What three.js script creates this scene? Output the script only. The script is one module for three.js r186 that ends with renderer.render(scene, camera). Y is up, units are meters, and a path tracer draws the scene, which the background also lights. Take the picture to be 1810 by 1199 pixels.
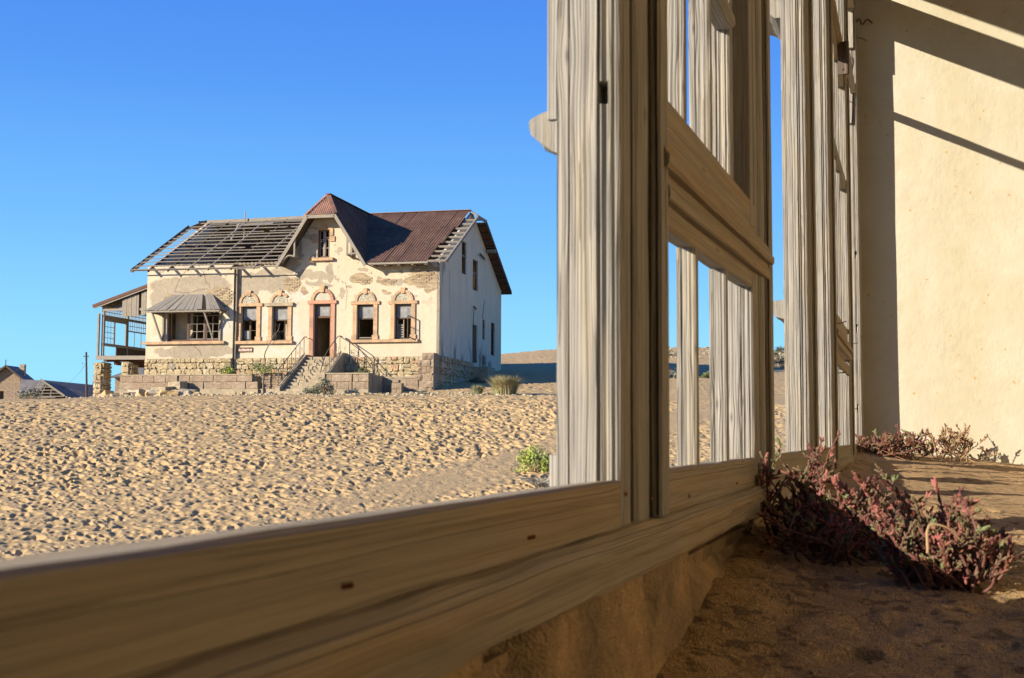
import * as THREE from 'three';
import { mergeGeometries } from 'three/addons/utils/BufferGeometryUtils.js';

// ---------------------------------------------------------------- camera, sky, sun, exposure
const EYE = 3;                                   // height of the eye over the lowest sand, metres
const R = Math.PI / 180;
const scene = new THREE.Scene();
const camera = new THREE.PerspectiveCamera(30.47, 1024 / 678, 0.05, 6000);
camera.position.set(0, EYE, 0);
camera.rotation.set(4.38 * R, 0, 0.25 * R, 'XYZ');
camera.userData.fStop = 12; camera.focus = 15;
const renderer = new THREE.WebGLRenderer({ antialias: true });
renderer.toneMapping = THREE.LinearToneMapping;
renderer.toneMappingExposure = 2.0;
renderer.shadowMap.enabled = true;

const SUN_AZ = 60 * R, SUN_EL = 18.3 * R;        // rays run 60 degrees right of the view, 18 degrees down
const toSun = new THREE.Vector3(-Math.sin(SUN_AZ) * Math.cos(SUN_EL), Math.sin(SUN_EL), Math.cos(SUN_AZ) * Math.cos(SUN_EL));
const sun = new THREE.DirectionalLight(new THREE.Color(1, 0.88, 0.70), 4.9);
sun.name = 'sun';
sun.position.copy(toSun).multiplyScalar(200).add(new THREE.Vector3(0, EYE, -50));
sun.target.position.set(0, EYE, -50);
sun.castShadow = true; sun.shadow.mapSize.set(4096, 4096); sun.shadow.radius = 1;
Object.assign(sun.shadow.camera, { left: -90, right: 90, top: 90, bottom: -90, near: 1, far: 500 });
scene.add(sun, sun.target);

{ // clear desert sky: pale at the horizon, deep blue above, a little brighter towards the sun
  const w = 512, h = 256, a = new Float32Array(w * h * 4);
  const stops = [[-90, .13, .16, .20], [-1, .15, .27, .37], [0, .20, .43, .56], [4, .160, .38, .54], [9, .098, .275, .52], [16, .050, .17, .47], [22, .034, .125, .42], [30, .020, .095, .34], [40, .012, .075, .28], [90, .009, .055, .21]];
  for (let j = 0; j < h; j++) {
    const el = (j + .5) / h * 180 - 90;
    let k = 0; while (k < stops.length - 2 && stops[k + 1][0] < el) k++;
    const A = stops[k], B = stops[k + 1]; let t = Math.min(1, Math.max(0, (el - A[0]) / (B[0] - A[0])));
    for (let i = 0; i < w; i++) {
      const az = ((i + .5) / w - .5) * 2 * Math.PI;
      const dot = Math.cos(el * R) * (Math.cos(az) * toSun.x + Math.sin(az) * toSun.z) + Math.sin(el * R) * toSun.y;
      const g = 1 + .35 * Math.pow(Math.max(0, dot), 6);
      const o = (j * w + i) * 4;
      for (let c = 0; c < 3; c++) a[o + c] = (A[c + 1] + (B[c + 1] - A[c + 1]) * t) * g;
      a[o + 3] = 1;
    }
  }
  const sky = new THREE.DataTexture(a, w, h, THREE.RGBAFormat, THREE.FloatType);
  sky.mapping = THREE.EquirectangularReflectionMapping; sky.magFilter = THREE.LinearFilter; sky.minFilter = THREE.LinearFilter; sky.needsUpdate = true;
  scene.background = sky; scene.environment = sky;
}

// ---------------------------------------------------------------- helpers
function rnd(seed) { let s = seed >>> 0; return () => { s = (s + 0x6D2B79F5) >>> 0; let t = s; t = Math.imul(t ^ (t >>> 15), t | 1); t ^= t + Math.imul(t ^ (t >>> 7), t | 61); return ((t ^ (t >>> 14)) >>> 0) / 4294967296; }; }
const clamp = (x, a = 0, b = 1) => Math.min(b, Math.max(a, x)), mix = (a, b, t) => a + (b - a) * t;
const sstep = (a, b, x) => { const t = clamp((x - a) / (b - a)); return t * t * (3 - 2 * t); };
function hash(i, j, s) { let h = Math.imul(i, 374761393) ^ Math.imul(j, 668265263) ^ Math.imul(s | 0, 2147483647 ^ 0x5bd1e995); h = Math.imul(h ^ (h >>> 13), 1274126177); h ^= h >>> 16; return (h >>> 0) / 4294967296; }
function vn(x, y, s = 0, px = 0, py = 0) {        // value noise 0..1, periodic when px, py are given
  let i = Math.floor(x), j = Math.floor(y); const fx = x - i, fy = y - j;
  let i1 = i + 1, j1 = j + 1;
  if (px) { i = ((i % px) + px) % px; i1 = ((i1 % px) + px) % px; }
  if (py) { j = ((j % py) + py) % py; j1 = ((j1 % py) + py) % py; }
  const u = fx * fx * (3 - 2 * fx), v = fy * fy * (3 - 2 * fy);
  const a = hash(i, j, s), b = hash(i1, j, s), c = hash(i, j1, s), d = hash(i1, j1, s);
  return a + (b - a) * u + (c - a) * v + (a - b - c + d) * u * v;
}
function fbm(x, y, oct = 4, s = 0, px = 0, py = 0) { let a = .5, f = 1, t = 0, n = 0; for (let o = 0; o < oct; o++) { t += a * vn(x * f, y * f, s + o * 17, px * f, py * f); n += a; a *= .5; f *= 2; } return t / n; }
const toByte = l => { l = clamp(l); return Math.round(255 * (l <= .0031308 ? 12.92 * l : 1.055 * Math.pow(l, 1 / 2.4) - .055)); };
function tex(w, h, fn, color = true) {           // fn(u, v) -> [r, g, b] linear, or a grey height
  const d = new Uint8Array(w * h * 4);
  for (let j = 0; j < h; j++) for (let i = 0; i < w; i++) {
    const c = fn((i + .5) / w, (j + .5) / h), o = (j * w + i) * 4;
    if (color) { d[o] = toByte(c[0]); d[o + 1] = toByte(c[1]); d[o + 2] = toByte(c[2]); } else { d[o] = d[o + 1] = d[o + 2] = Math.round(255 * clamp(c)); }
    d[o + 3] = 255;
  }
  const t = new THREE.DataTexture(d, w, h, THREE.RGBAFormat);
  t.wrapS = t.wrapT = THREE.RepeatWrapping; t.magFilter = THREE.LinearFilter; t.minFilter = THREE.LinearMipmapLinearFilter; t.generateMipmaps = true;
  if (color) t.colorSpace = THREE.SRGBColorSpace;
  t.needsUpdate = true; return t;
}
const rep = (t, sx, sy, ox = 0, oy = 0) => { const c = t.clone(); c.repeat.set(sx, sy); c.offset.set(ox, oy); c.needsUpdate = true; return c; };
const mat = (name, o) => { const m = new THREE.MeshStandardMaterial({ roughness: .9, metalness: 0, side: THREE.DoubleSide, ...o }); m.name = name; return m; };
const lin = (r, g, b) => new THREE.Color().setRGB(r, g, b);

const used = {};
function numbered(n) { const k = used[n] = (used[n] ?? -1) + 1; return k ? `${n}_${String(k).padStart(3, '0')}` : n; }
function shade(o) { o.castShadow = o.receiveShadow = true; return o; }
function part(name, geo, m, parent) { const o = shade(new THREE.Mesh(geo, m)); o.name = name; parent.add(o); return o; }
function stuff(o) { o.userData.kind = 'stuff'; return o; }
function thing(name, label, category, pos = [0, 0, 0], turn = 0, group) {
  const o = new THREE.Group(); o.name = numbered(name); o.position.set(...pos); o.rotation.y = turn; o.userData = { label, category };
  if (group) o.userData.group = group; scene.add(o); return o;
}
function structure(name, geo, m, label) { const o = shade(new THREE.Mesh(geo, m)); o.name = name; o.userData = { kind: 'structure' }; if (label) o.userData.label = label; scene.add(o); return o; }
const flat = g => (g.index ? g.toNonIndexed() : g);
const merge = list => { const l = list.map(g => { g = flat(g); for (const k of Object.keys(g.attributes)) if (!['position', 'normal', 'uv'].includes(k)) g.deleteAttribute(k); return g; }); return mergeGeometries(l); };

function metreUV(g, along, seed = 0, sc = 1) {  // uv in metres; v runs along the longest axis (grain)
  const p = g.attributes.position, n = g.attributes.normal, uv = g.attributes.uv, ou = hash(seed, 3, 1) * 7, ov = hash(seed, 5, 2) * 7;
  for (let i = 0; i < p.count; i++) {
    const P = [p.getX(i), p.getY(i), p.getZ(i)], Nn = [Math.abs(n.getX(i)), Math.abs(n.getY(i)), Math.abs(n.getZ(i))];
    const k = Nn[0] > Nn[1] && Nn[0] > Nn[2] ? 0 : Nn[1] > Nn[2] ? 1 : 2, ab = [0, 1, 2].filter(q => q !== k);
    const v = ab.includes(along) ? along : ab[1], u = ab.find(q => q !== v);
    uv.setXY(i, (P[u] + ou) * sc, (P[v] + ov) * sc);
  }
  return g;
}
let seedN = 1;
function bx(w, h, d, x = 0, y = 0, z = 0) {      // box with its centre at x, y, z
  const g = new THREE.BoxGeometry(w, h, d), s = [w, h, d]; metreUV(g, s.indexOf(Math.max(...s)), seedN++);
  return g.translate(x, y, z);
}
const bb = (x0, x1, y0, y1, z0, z1) => bx(x1 - x0, y1 - y0, z1 - z0, (x0 + x1) / 2, (y0 + y1) / 2, (z0 + z1) / 2);
function beam(p, q, w, h, up = [0, 1, 0]) {      // timber from p to q, w across, h in the direction of up
  const P = new THREE.Vector3(...p), D = new THREE.Vector3(...q).sub(P), len = D.length(); D.normalize();
  const X = new THREE.Vector3(...up).cross(D).normalize(); const Y = D.clone().cross(X);
  const g = metreUV(new THREE.BoxGeometry(w, h, len), 2, seedN++); g.translate(0, 0, len / 2);
  return g.applyMatrix4(new THREE.Matrix4().makeBasis(X, Y, D).setPosition(P));
}
function tube(pts, r, seg = 6, n = 0) { const c = new THREE.CatmullRomCurve3(pts.map(p => new THREE.Vector3(...p)), false, 'centripetal'); return new THREE.TubeGeometry(c, n || pts.length * 4, r, seg, false); }
function taper(pts, r0, r1, seg = 5) {           // a stem that thins from r0 to r1
  const g = tube(pts, 1, seg, pts.length * 3), p = g.attributes.position, rows = pts.length * 3 + 1, cols = seg + 1;
  const c = new THREE.CatmullRomCurve3(pts.map(q => new THREE.Vector3(...q)), false, 'centripetal');
  for (let i = 0; i < rows; i++) { const C = c.getPointAt(i / (rows - 1)), r = mix(r0, r1, i / (rows - 1)); for (let j = 0; j < cols; j++) { const k = i * cols + j; p.setXYZ(k, C.x + (p.getX(k) - C.x) * r, C.y + (p.getY(k) - C.y) * r, C.z + (p.getZ(k) - C.z) * r); } }
  g.computeVertexNormals(); return g;
}
function quad(a, b, c, d, seed = 0) {            // flat four-sided sheet, uv in metres along a-b and a-d
  const g = new THREE.BufferGeometry(), A = new THREE.Vector3(...a), B = new THREE.Vector3(...b), D = new THREE.Vector3(...d);
  const w = A.distanceTo(B), h = A.distanceTo(D);
  g.setAttribute('position', new THREE.Float32BufferAttribute([...a, ...b, ...c, ...a, ...c, ...d], 3));
  g.setAttribute('uv', new THREE.Float32BufferAttribute([0, 0, w, 0, w, h, 0, 0, w, h, 0, h].map(q => q + seed * .37), 2));
  g.computeVertexNormals(); return g;
}
function slab(a, b, c, d, t) {                   // quad with thickness t below its face
  const v = [a, b, c, d].map(p => new THREE.Vector3(...p)), n = v[1].clone().sub(v[0]).cross(v[3].clone().sub(v[0])).normalize().multiplyScalar(-t);
  const w = v.map(p => p.clone().add(n).toArray()), s = seedN++ % 19;
  return merge([quad(a, b, c, d, s), quad(w[0], w[3], w[2], w[1], s), quad(a, w[0], w[1], b, s), quad(b, w[1], w[2], c, s), quad(c, w[2], w[3], d, s), quad(d, w[3], w[0], a, s)]);
}
// sweep a closed profile along x or y; the edges stay sharp, the surface wavers a little along the grain
function sweep(profile, axis, t0, t1, o = {}) {
  const { amp = .0012, step = .05, tilt = 0, seed = seedN++, freq = 6, cap = true } = o, n = Math.max(1, Math.ceil((t1 - t0) / step)), m = profile.length;
  let area = 0; for (let i = 0; i < m; i++) { const a = profile[i], b = profile[(i + 1) % m]; area += a[0] * b[1] - b[0] * a[1]; }
  const P = area > 0 ? profile : [...profile].reverse(), flip = axis === 'y' ? -1 : 1;
  const nrm = P.map((p, i) => { const a = P[(i + m - 1) % m], b = P[(i + 1) % m], dx = b[0] - a[0], dy = b[1] - a[1], l = Math.hypot(dx, dy) || 1; return [dy / l, -dx / l]; });
  const at = (i, k) => { const t = t0 + (t1 - t0) * k / n, w = (fbm(i * 3.7 + seed * 11.3, t * freq, 3, seed) - .5) * 2 * amp, p = P[i % m], q = nrm[i % m]; const a = p[0] + q[0] * w, b = p[1] + q[1] * w;
    return axis === 'y' ? [a, t, b] : [t, b + tilt * (t - t0), a]; };
  const pos = [], uv = [], idx = []; let per = hash(seed, 1, 9) * 5; const v0 = hash(seed, 2, 9) * 5;
  for (let i = 0; i < m; i++) {
    const a = P[i], b = P[(i + 1) % m], L = Math.hypot(b[0] - a[0], b[1] - a[1]), base = pos.length / 3;
    for (let k = 0; k <= n; k++) { pos.push(...at(i, k), ...at((i + 1) % m, k)); const t = t0 + (t1 - t0) * k / n; uv.push(per, t + v0, per + L, t + v0); }
    for (let k = 0; k < n; k++) { const q = base + 2 * k; flip > 0 ? idx.push(q, q + 1, q + 2, q + 1, q + 3, q + 2) : idx.push(q, q + 2, q + 1, q + 1, q + 2, q + 3); }
    per += L;
  }
  if (cap) { const tri = THREE.ShapeUtils.triangulateShape(P.map(p => new THREE.Vector2(...p)), []);
    for (const k of [0, n]) { const base = pos.length / 3; for (let i = 0; i < m; i++) { pos.push(...at(i, k)); uv.push(P[i][0] * 2 + per, P[i][1] + v0); } for (const f of tri) idx.push(base + f[0], base + f[1], base + f[2]); } }
  const g = new THREE.BufferGeometry(); g.setAttribute('position', new THREE.Float32BufferAttribute(pos, 3)); g.setAttribute('uv', new THREE.Float32BufferAttribute(uv, 2)); g.setIndex(idx); g.computeVertexNormals(); return g;
}
const rect = (a0, a1, b0, b1, c = .002) => [[a0 + c, b0], [a1 - c, b0], [a1, b0 + c], [a1, b1 - c], [a1 - c, b1], [a0 + c, b1], [a0, b1 - c], [a0, b0 + c]];
function extrude(pts, depth, holes = []) { const s = new THREE.Shape(pts.map(p => new THREE.Vector2(...p))); for (const h of holes) s.holes.push(new THREE.Path(h.map(p => new THREE.Vector2(...p)))); return new THREE.ExtrudeGeometry(s, { depth, bevelEnabled: false }); }
const hole = (x0, x1, y0, y1) => [[x0, y0], [x0, y1], [x1, y1], [x1, y0]];

// ---------------------------------------------------------------- materials
function woodField(u, v) {                       // one tile: .3 m across the grain, 1.2 m along it; weathered softwood
  let x = u + (fbm(u * 2, v * 2, 3, 5, 2, 2) - .5) * .11 + (fbm(u * 6, v * 6, 2, 9, 6, 6) - .5) * .014, kn = 0;
  for (const [kx, ky, kr] of [[.27, .22, .024], [.72, .63, .017], [.5, .9, .010]]) {
    const dx = u - kx; let dy = v - ky; dy -= Math.round(dy); const q = Math.hypot(dx / kr, dy / (kr * .55));
    x -= dx * .75 * Math.exp(-q * q * .055); kn = Math.max(kn, Math.exp(-q * q * 1.2));
  }
  const ph = x * 36 + 3.2 * fbm(x * 6, v, 3, 13, 6, 1), id = Math.floor(ph), f = ph - id;
  const late = Math.pow(.5 + .5 * Math.cos(6.2832 * f), 3) * (.35 + .65 * vn(id * 3.1, v * 3, 17, 0, 3));
  const fibre = fbm(x * 80, v * 4, 3, 23, 80, 4), fine = vn(x * 240, v * 14, 29, 240, 14), wide = fbm(x * 6, v * 2, 3, 31, 6, 2), grey = fbm(u * 4, v * 2, 4, 37, 4, 2);
  const on = sstep(.62, .74, vn(id * 7.3, v * 6, 41, 0, 6)), crack = on * (1 - sstep(.02, .13, Math.abs(f - .06)));
  const split = sstep(.74, .86, vn(id * 1.7, v * 1, 43, 0, 1)) * (1 - sstep(.03, .2, Math.abs(f - .1)));
  const mot = fbm(x * 12, v * 9, 4, 47, 12, 9); return { mot, late, fibre, fine, wide, grey, crack: Math.max(crack * .8, split), kn };
}
const WW = 512, WH = 1024, wf = new Array(WW * WH);
for (let j = 0; j < WH; j++) for (let i = 0; i < WW; i++) wf[j * WW + i] = woodField((i + .5) / WW, (j + .5) / WH);
const wAt = (u, v) => wf[Math.min(WH - 1, Math.floor(v * WH)) * WW + Math.min(WW - 1, Math.floor(u * WW))];
const woodTex = (lo, hi, warm, silver, lk = .34, ck = .8) => tex(WW, WH, (u, v) => {
  const f = wAt(u, v), t = clamp(.70 + .55 * (f.fibre - .5) + .3 * (f.fine - .5) + .5 * (f.mot - .5) - lk * f.late), w = sstep(.45, .7, f.wide) * .5, g = sstep(.46, .62, f.grey) * .7, dk = (1 - ck * f.crack) * (1 - .55 * f.kn);
  return [0, 1, 2].map(c => mix(mix(mix(lo[c], hi[c], t), warm[c] * (.55 + .5 * t), w), silver[c] * (.5 + .6 * t), g) * dk);
});
const woodBump = tex(WW, WH, (u, v) => { const f = wAt(u, v); return .55 + .22 * f.late + .28 * (f.fibre - .5) + .12 * (f.fine - .5) + .1 * f.kn - .6 * f.crack; }, false);
const wrep = t => rep(t, 1 / .17, 1 / 1.0);
const M = {};
M.wood = mat('weathered_wood', { map: wrep(woodTex([.15, .135, .115], [.395, .36, .295], [.41, .33, .215], [.285, .275, .26])), bumpMap: wrep(woodBump), bumpScale: .0042, roughness: .9 });
M.woodIn = mat('brown_inside_timber', { map: rep(woodTex([.20, .15, .092], [.36, .282, .182], [.40, .29, .16], [.31, .27, .21], .22, .3), 1 / .15, 1 / 2.1), bumpMap: rep(woodBump, 1 / .15, 1 / 2.1), bumpScale: .0028, roughness: .9 });
M.beamWood = mat('grey_timber', { map: rep(M.wood.map, 2, .8), color: lin(.90, .84, .77), roughness: .9 });
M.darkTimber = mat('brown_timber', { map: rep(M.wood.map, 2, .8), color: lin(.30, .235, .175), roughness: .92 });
M.atticTimber = mat('attic_timber', { map: rep(M.wood.map, 2, .8), color: lin(.75, .60, .46), roughness: .95 });
M.redTimber = mat('red_brown_timber', { map: rep(M.wood.map, 2, .8), color: lin(.42, .22, .16), roughness: .9 });

const grit = tex(512, 512, (u, v) => .5 + .6 * (fbm(u * 16, v * 16, 5, 3, 16, 16) - .5) + .25 * (vn(u * 256, v * 256, 8, 256, 256) - .5), false);
const speck = (c, amt, warm = 0, seed = 1) => tex(256, 256, (u, v) => { const a = fbm(u * 6, v * 6, 5, seed, 6, 6) - .5, b = vn(u * 90, v * 90, seed + 9, 90, 90) - .5, k = 1 + amt * (1.6 * a + .5 * b); return [c[0] * k * (1 + warm * a), c[1] * k, c[2] * k * (1 - warm * a)]; });

const sandColor = tex(1024, 1024, (u, v) => {
  const a = fbm(u * 5, v * 5, 5, 12, 5, 5) - .5, g = vn(u * 420, v * 420, 4, 420, 420) - .5, p = vn(u * 190, v * 190, 6, 190, 190);
  let k = 1 + .34 * a + .24 * g; if (p > .93) k *= .8; if (p < .04) k *= 1.2; return [.41 * k, .282 * k * (1 - .08 * a), .136 * k * (1 - .2 * a)];
});
M.sand = mat('sand', { map: rep(sandColor, 1 / 2.3, 1 / 2.3), bumpMap: rep(grit, 1 / 1.1, 1 / 1.1), bumpScale: .02, roughness: .97 });
M.floorSand = mat('packed_sand', { map: rep(tex(1024, 1024, (u, v) => {
  const a = fbm(u * 5, v * 5, 5, 19, 5, 5) - .5, g = vn(u * 300, v * 300, 4, 300, 300) - .5, c = sstep(.60, .72, fbm(u * 30, v * 30, 3, 9, 30, 30)); const k = (1 + .5 * a + .5 * g) * (1 - .55 * c);
  const pb = vn(u * 110, v * 110, 15, 110, 110) > .93 ? 1.5 : 1; return [.43 * k * pb, .28 * k * pb, .132 * k * pb];
}), 1 / 1.0, 1 / 1.0), bumpMap: rep(grit, 1 / .45, 1 / .45), bumpScale: .03, roughness: .97 });

// the near plaster: cream limewash with blisters, small chips and hair cracks
const plasterBump = tex(1024, 1024, (u, v) => { const a = fbm(u * 9, v * 9, 4, 2, 9, 9), b = fbm(u * 40, v * 40, 3, 7, 40, 40), r = fbm(u * 70, v * 30, 3, 21, 70, 30); return .25 + .3 * a + .35 * b * sstep(.35, .7, a) + .2 * r; }, false);
M.plaster = mat('cream_plaster', { map: rep(tex(1024, 1024, (u, v) => {
  const a = fbm(u * 4, v * 4, 5, 33, 4, 4) - .5, b = fbm(u * 24, v * 24, 3, 35, 24, 24) - .5, chip = sstep(.83, .86, fbm(u * 26, v * 26, 3, 61, 26, 26)); const k = 1 + .16 * a + .10 * b;
  const st = sstep(.5, .75, fbm(u * 7, v * 1.0, 4, 67, 7, 1)) * .05; return [mix(.40 * k, .36, chip) * (1 - st * .5), mix(.372 * k * (1 + .04 * a), .25, chip) * (1 - st), mix(.285 * k * (1 + .2 * a), .11, chip) * (1 - st * 1.8)];
}), 1 / 1.5, 1 / 1.5), bumpMap: rep(plasterBump, 1 / 1.2, 1 / 1.2), bumpScale: .007, roughness: .95 });
M.ochrePlaster = mat('ochre_plaster', { map: rep(speck([.60, .47, .29], .4, .1, 17), .7, .7), bumpMap: rep(grit, 1, 1), bumpScale: .01, roughness: .95 });
M.mudPlaster = mat('brown_render', { map: rep(speck([.30, .205, .105], .8, .2, 5), 1 / .8, 1 / .8), bumpMap: rep(grit, 1 / .6, 1 / .6), bumpScale: .02, roughness: .97 });
M.roomPlaster = mat('room_plaster', { map: rep(speck([.44, .35, .22], .5, .1, 6), .5, .5) });
M.brick = mat('orange_brick', { map: rep(speck([.43, .275, .155], .5, .2, 7), .9, .9), bumpMap: rep(grit, 1, 1), bumpScale: .01 });
M.brickRed = mat('red_brick', { map: rep(speck([.38, .20, .125], .45, .2, 8), .9, .9) });
M.bareBrick = [[.33, .255, .16], [.28, .215, .135], [.38, .295, .18], [.25, .185, .125]].map((c, i) => mat('bare_brick', { map: rep(speck(c, .5, .15, 40 + i), 2, 2) }));
M.stone = [[.42, .33, .19], [.36, .28, .165], [.46, .38, .24], [.42, .26, .15], [.31, .26, .18], [.40, .34, .25], [.47, .33, .15]].map((c, i) => mat('rubble_stone', { map: rep(speck(c, .7, .2, 20 + i), 1.4, 1.4), bumpMap: rep(grit, 2, 2), bumpScale: .02 }));
M.mortar = mat('mortar', { map: rep(speck([.33, .265, .17], .6, .1, 9), 1.5, 1.5), bumpMap: rep(grit, 1.4, 1.4), bumpScale: .02 });
M.block = [[.27, .20, .135], [.25, .18, .12], [.29, .22, .15]].map((c, i) => mat('cement_block', { map: rep(speck(c, .55, .12, 30 + i), 1.3, 1.3), bumpMap: rep(grit, 1.6, 1.6), bumpScale: .012 }));
M.cement = mat('cement_render', { map: rep(speck([.31, .25, .165], .55, .1, 10), .8, .8), bumpMap: rep(grit, 1, 1), bumpScale: .01 });
M.greyBoard = mat('silver_grey_board', { map: rep(M.wood.map, 2, .8), color: lin(.72, .70, .68) });
M.tin = mat('zinc_sheet', { map: rep(speck([.20, .20, .20], .6, 0, 11), 1, 1), roughness: .75 });
M.farRoof = mat('grey_roofing', { map: rep(speck([.155, .145, .14], .5, 0, 12), .5, .5), roughness: .85 });
M.rust = mat('rusty_corrugated_iron', { map: rep(tex(512, 512, (u, v) => { const a = fbm(u * 5, v * 3, 5, 51, 5, 3), s = fbm(u * 40, v * 2, 3, 53, 40, 2), w = sstep(.60, .74, fbm(u * 24, v * 9, 4, 57, 24, 9)); const k = .55 + .6 * a + .4 * (s - .5); return [mix(.135 * k, .20, w * .4), mix(.066 * k, .14, w * .4), mix(.043 * k, .10, w * .4)]; }), 1 / 3, 1 / 3), roughness: 1, metalness: 0 });
M.rustLight = mat('sunburnt_rust', { map: rep(speck([.225, .118, .085], .6, .2, 16), .6, .6), roughness: .95 });
M.iron = mat('dark_rusty_iron', { color: lin(.075, .05, .035), roughness: .7 });
M.rustIron = mat('orange_rust_iron', { map: rep(speck([.22, .075, .03], .9, .2, 13), 14, 14), roughness: .85 });
M.facade = (() => {
  const W = 1600, H = 840, spots = [ // bare and mended patches of the front: centre x, y, half sizes, kind (1 bare cement, 2 bare brick, 3 whitewash)
    [-13.2, 3.55, 2.4, .62, 1], [-14.6, 2.9, .7, .5, 1], [-11.5, 2.95, .7, .6, 2], [-9.2, 3.75, 1.7, .62, 1], [-10.2, 3.2, .7, .4, 1], [-7.6, 3.6, .55, .45, 2], [-14.3, 2.75, .5, .35, 2],
    [-6.9, 4.0, .5, .35, 1], [-6.2, 3.95, .6, .2, 1], [-5.55, 4.15, .28, .5, 1], [-6.1, 3.5, .8, .16, 1], [-4.0, 3.65, .6, .3, 2], [-3.9, 4.15, .3, .12, 1], [-2.75, 3.6, .45, .2, 2], [-2.1, 3.6, .4, .18, 1], [-1.3, 3.65, .5, .25, 2], [-.7, 3.9, .75, .62, 2], [-.35, 3.3, .4, .3, 2],
    [-5.8, 3.1, .2, .12, 1], [-4.7, 3.2, .15, .1, 1], [-2.6, 3.1, .25, .12, 2], [-2.3, 2.75, .15, .25, 1], [-7.0, 3.15, .2, .25, 2], [-8.6, 1.9, .3, .5, 1], [-12.6, .25, 2.6, .3, 1], [-7.9, 4.5, .6, .4, 1],
    [-14.6, .95, .8, .28, 3], [-10.9, 1.6, .35, 1.0, 3], [-9.1, 1.6, .4, 1.0, 3], [-7.1, 1.4, .7, 1.1, 3], [-9.0, .25, 1.6, .3, 3], [-7.3, 3.1, .7, .4, 3], [-13.3, 4.35, 2.0, .3, 3], [-1.0, 3.0, .8, .35, 3]];
  const f = (x, y) => {
    let b1 = 0, b2 = 0, b3 = 0; const wx = (fbm(x * 1.3, y * 1.3, 4, 81) - .5) * 1.5, wy = (fbm(x * 1.3 + 9, y * 1.3, 4, 83) - .5) * 1.1;
    for (const [cx, cy, rx, ry, k] of spots) { const q = Math.hypot((x + wx * .5 - cx) / rx, (y + wy * .5 - cy) / ry); const e = 1 - sstep(.86, 1.02, q); if (k === 1) b1 = Math.max(b1, e); else if (k === 2) b2 = Math.max(b2, e); else b3 = Math.max(b3, (1 - sstep(.5, 1.25, q)) * sstep(.35, .6, fbm(x * 2, y * 1.4, 4, 91))); }
    const small = sstep(.69, .72, fbm(x * 2.6, y * 3.2, 4, 95)) * sstep(1.8, 3.2, y); b1 = Math.max(b1, small * .9);
    return [b1, b2, b3];
  };
  const seg = (x, y, ax, ay, bx, by) => { const t = clamp(((x - ax) * (bx - ax) + (y - ay) * (by - ay)) / ((bx - ax) ** 2 + (by - ay) ** 2)); return Math.hypot(x - ax - t * (bx - ax), y - ay - t * (by - ay)); };
  const cracks = [[-13.25, 4.5, -13.7, 3.9], [-13.7, 3.9, -14.0, 3.35], [-12.65, 4.6, -12.35, 4.1], [-12.35, 4.1, -12.05, 3.5], [-13.0, 3.28, -12.2, 3.42], [-14.0, 3.35, -13.1, 3.2], [-12.9, .75, -12.4, .0], [-4.9, 3.6, -4.75, 2.9], [-4.75, 2.9, -4.85, 2.2], [-8.3, 3.4, -7.7, 3.1], [-11.0, 2.7, -10.9, 1.4]];
  const map = tex(W, H, (u, v) => {
    const x = u * 16 - 16, y = v * 8.4 - .2, [b1, b2, b3] = f(x, y), a = fbm(x * .9, y * .9, 5, 97) - .5, n = fbm(x * 9, y * 9, 3, 99) - .5, streak = fbm(x * 5, y * .5, 4, 101) - .5;
    let c = [.485, .405, .29]; const k = 1 + .18 * a + .12 * n + .14 * streak; c = c.map(q => q * k);
    c = c.map((q, i) => mix(q, [.47, .43, .36][i] * (1 + .25 * n), b3 * .85));
    c = c.map((q, i) => mix(q, [.30, .25, .18][i] * (1 + .3 * a + .35 * n), b1));
    const row = Math.floor(y / .085), joint = Math.max(1 - sstep(.0, .16, Math.abs((y / .085 - row) - .5) * -2 + 1), 1 - sstep(0, .09, 1 - 2 * Math.abs(((x / .25 + (row & 1) * .5) % 1 + 1) % 1 - .5)));
    { const X = x + .22 * (fbm(x * 4, y * 4, 3, 131) - .5), Y = y + .22 * (fbm(x * 4 + 7, y * 4, 3, 133) - .5); let d = 9; for (const q of cracks) d = Math.min(d, seg(X, Y, ...q)); const cr = 1 - sstep(.012, .035, d); c = c.map(q => q * (1 - .45 * cr)); }
    c = c.map((q, i) => mix(q, [.31, .235, .145][i] * (1 + .5 * (hash(row, Math.floor(x / .25 + (row & 1) * .5), 3) - .5)) * (1 - .35 * joint), b2));
    return c;
  });
  const bump = tex(W / 2, H / 2, (u, v) => { const x = u * 16 - 16, y = v * 8.4 - .2, [b1, b2] = f(x, y); return .7 - .35 * Math.max(b1, b2) + .2 * (fbm(x * 7, y * 7, 4, 103) - .5); }, false);
  return mat('ochre_facade', { map: rep(map, 1 / 16, 1 / 8.4, 0, .2 / 8.4), bumpMap: rep(bump, 1 / 16, 1 / 8.4, 0, .2 / 8.4), bumpScale: .03, roughness: .95 });
})();
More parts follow.
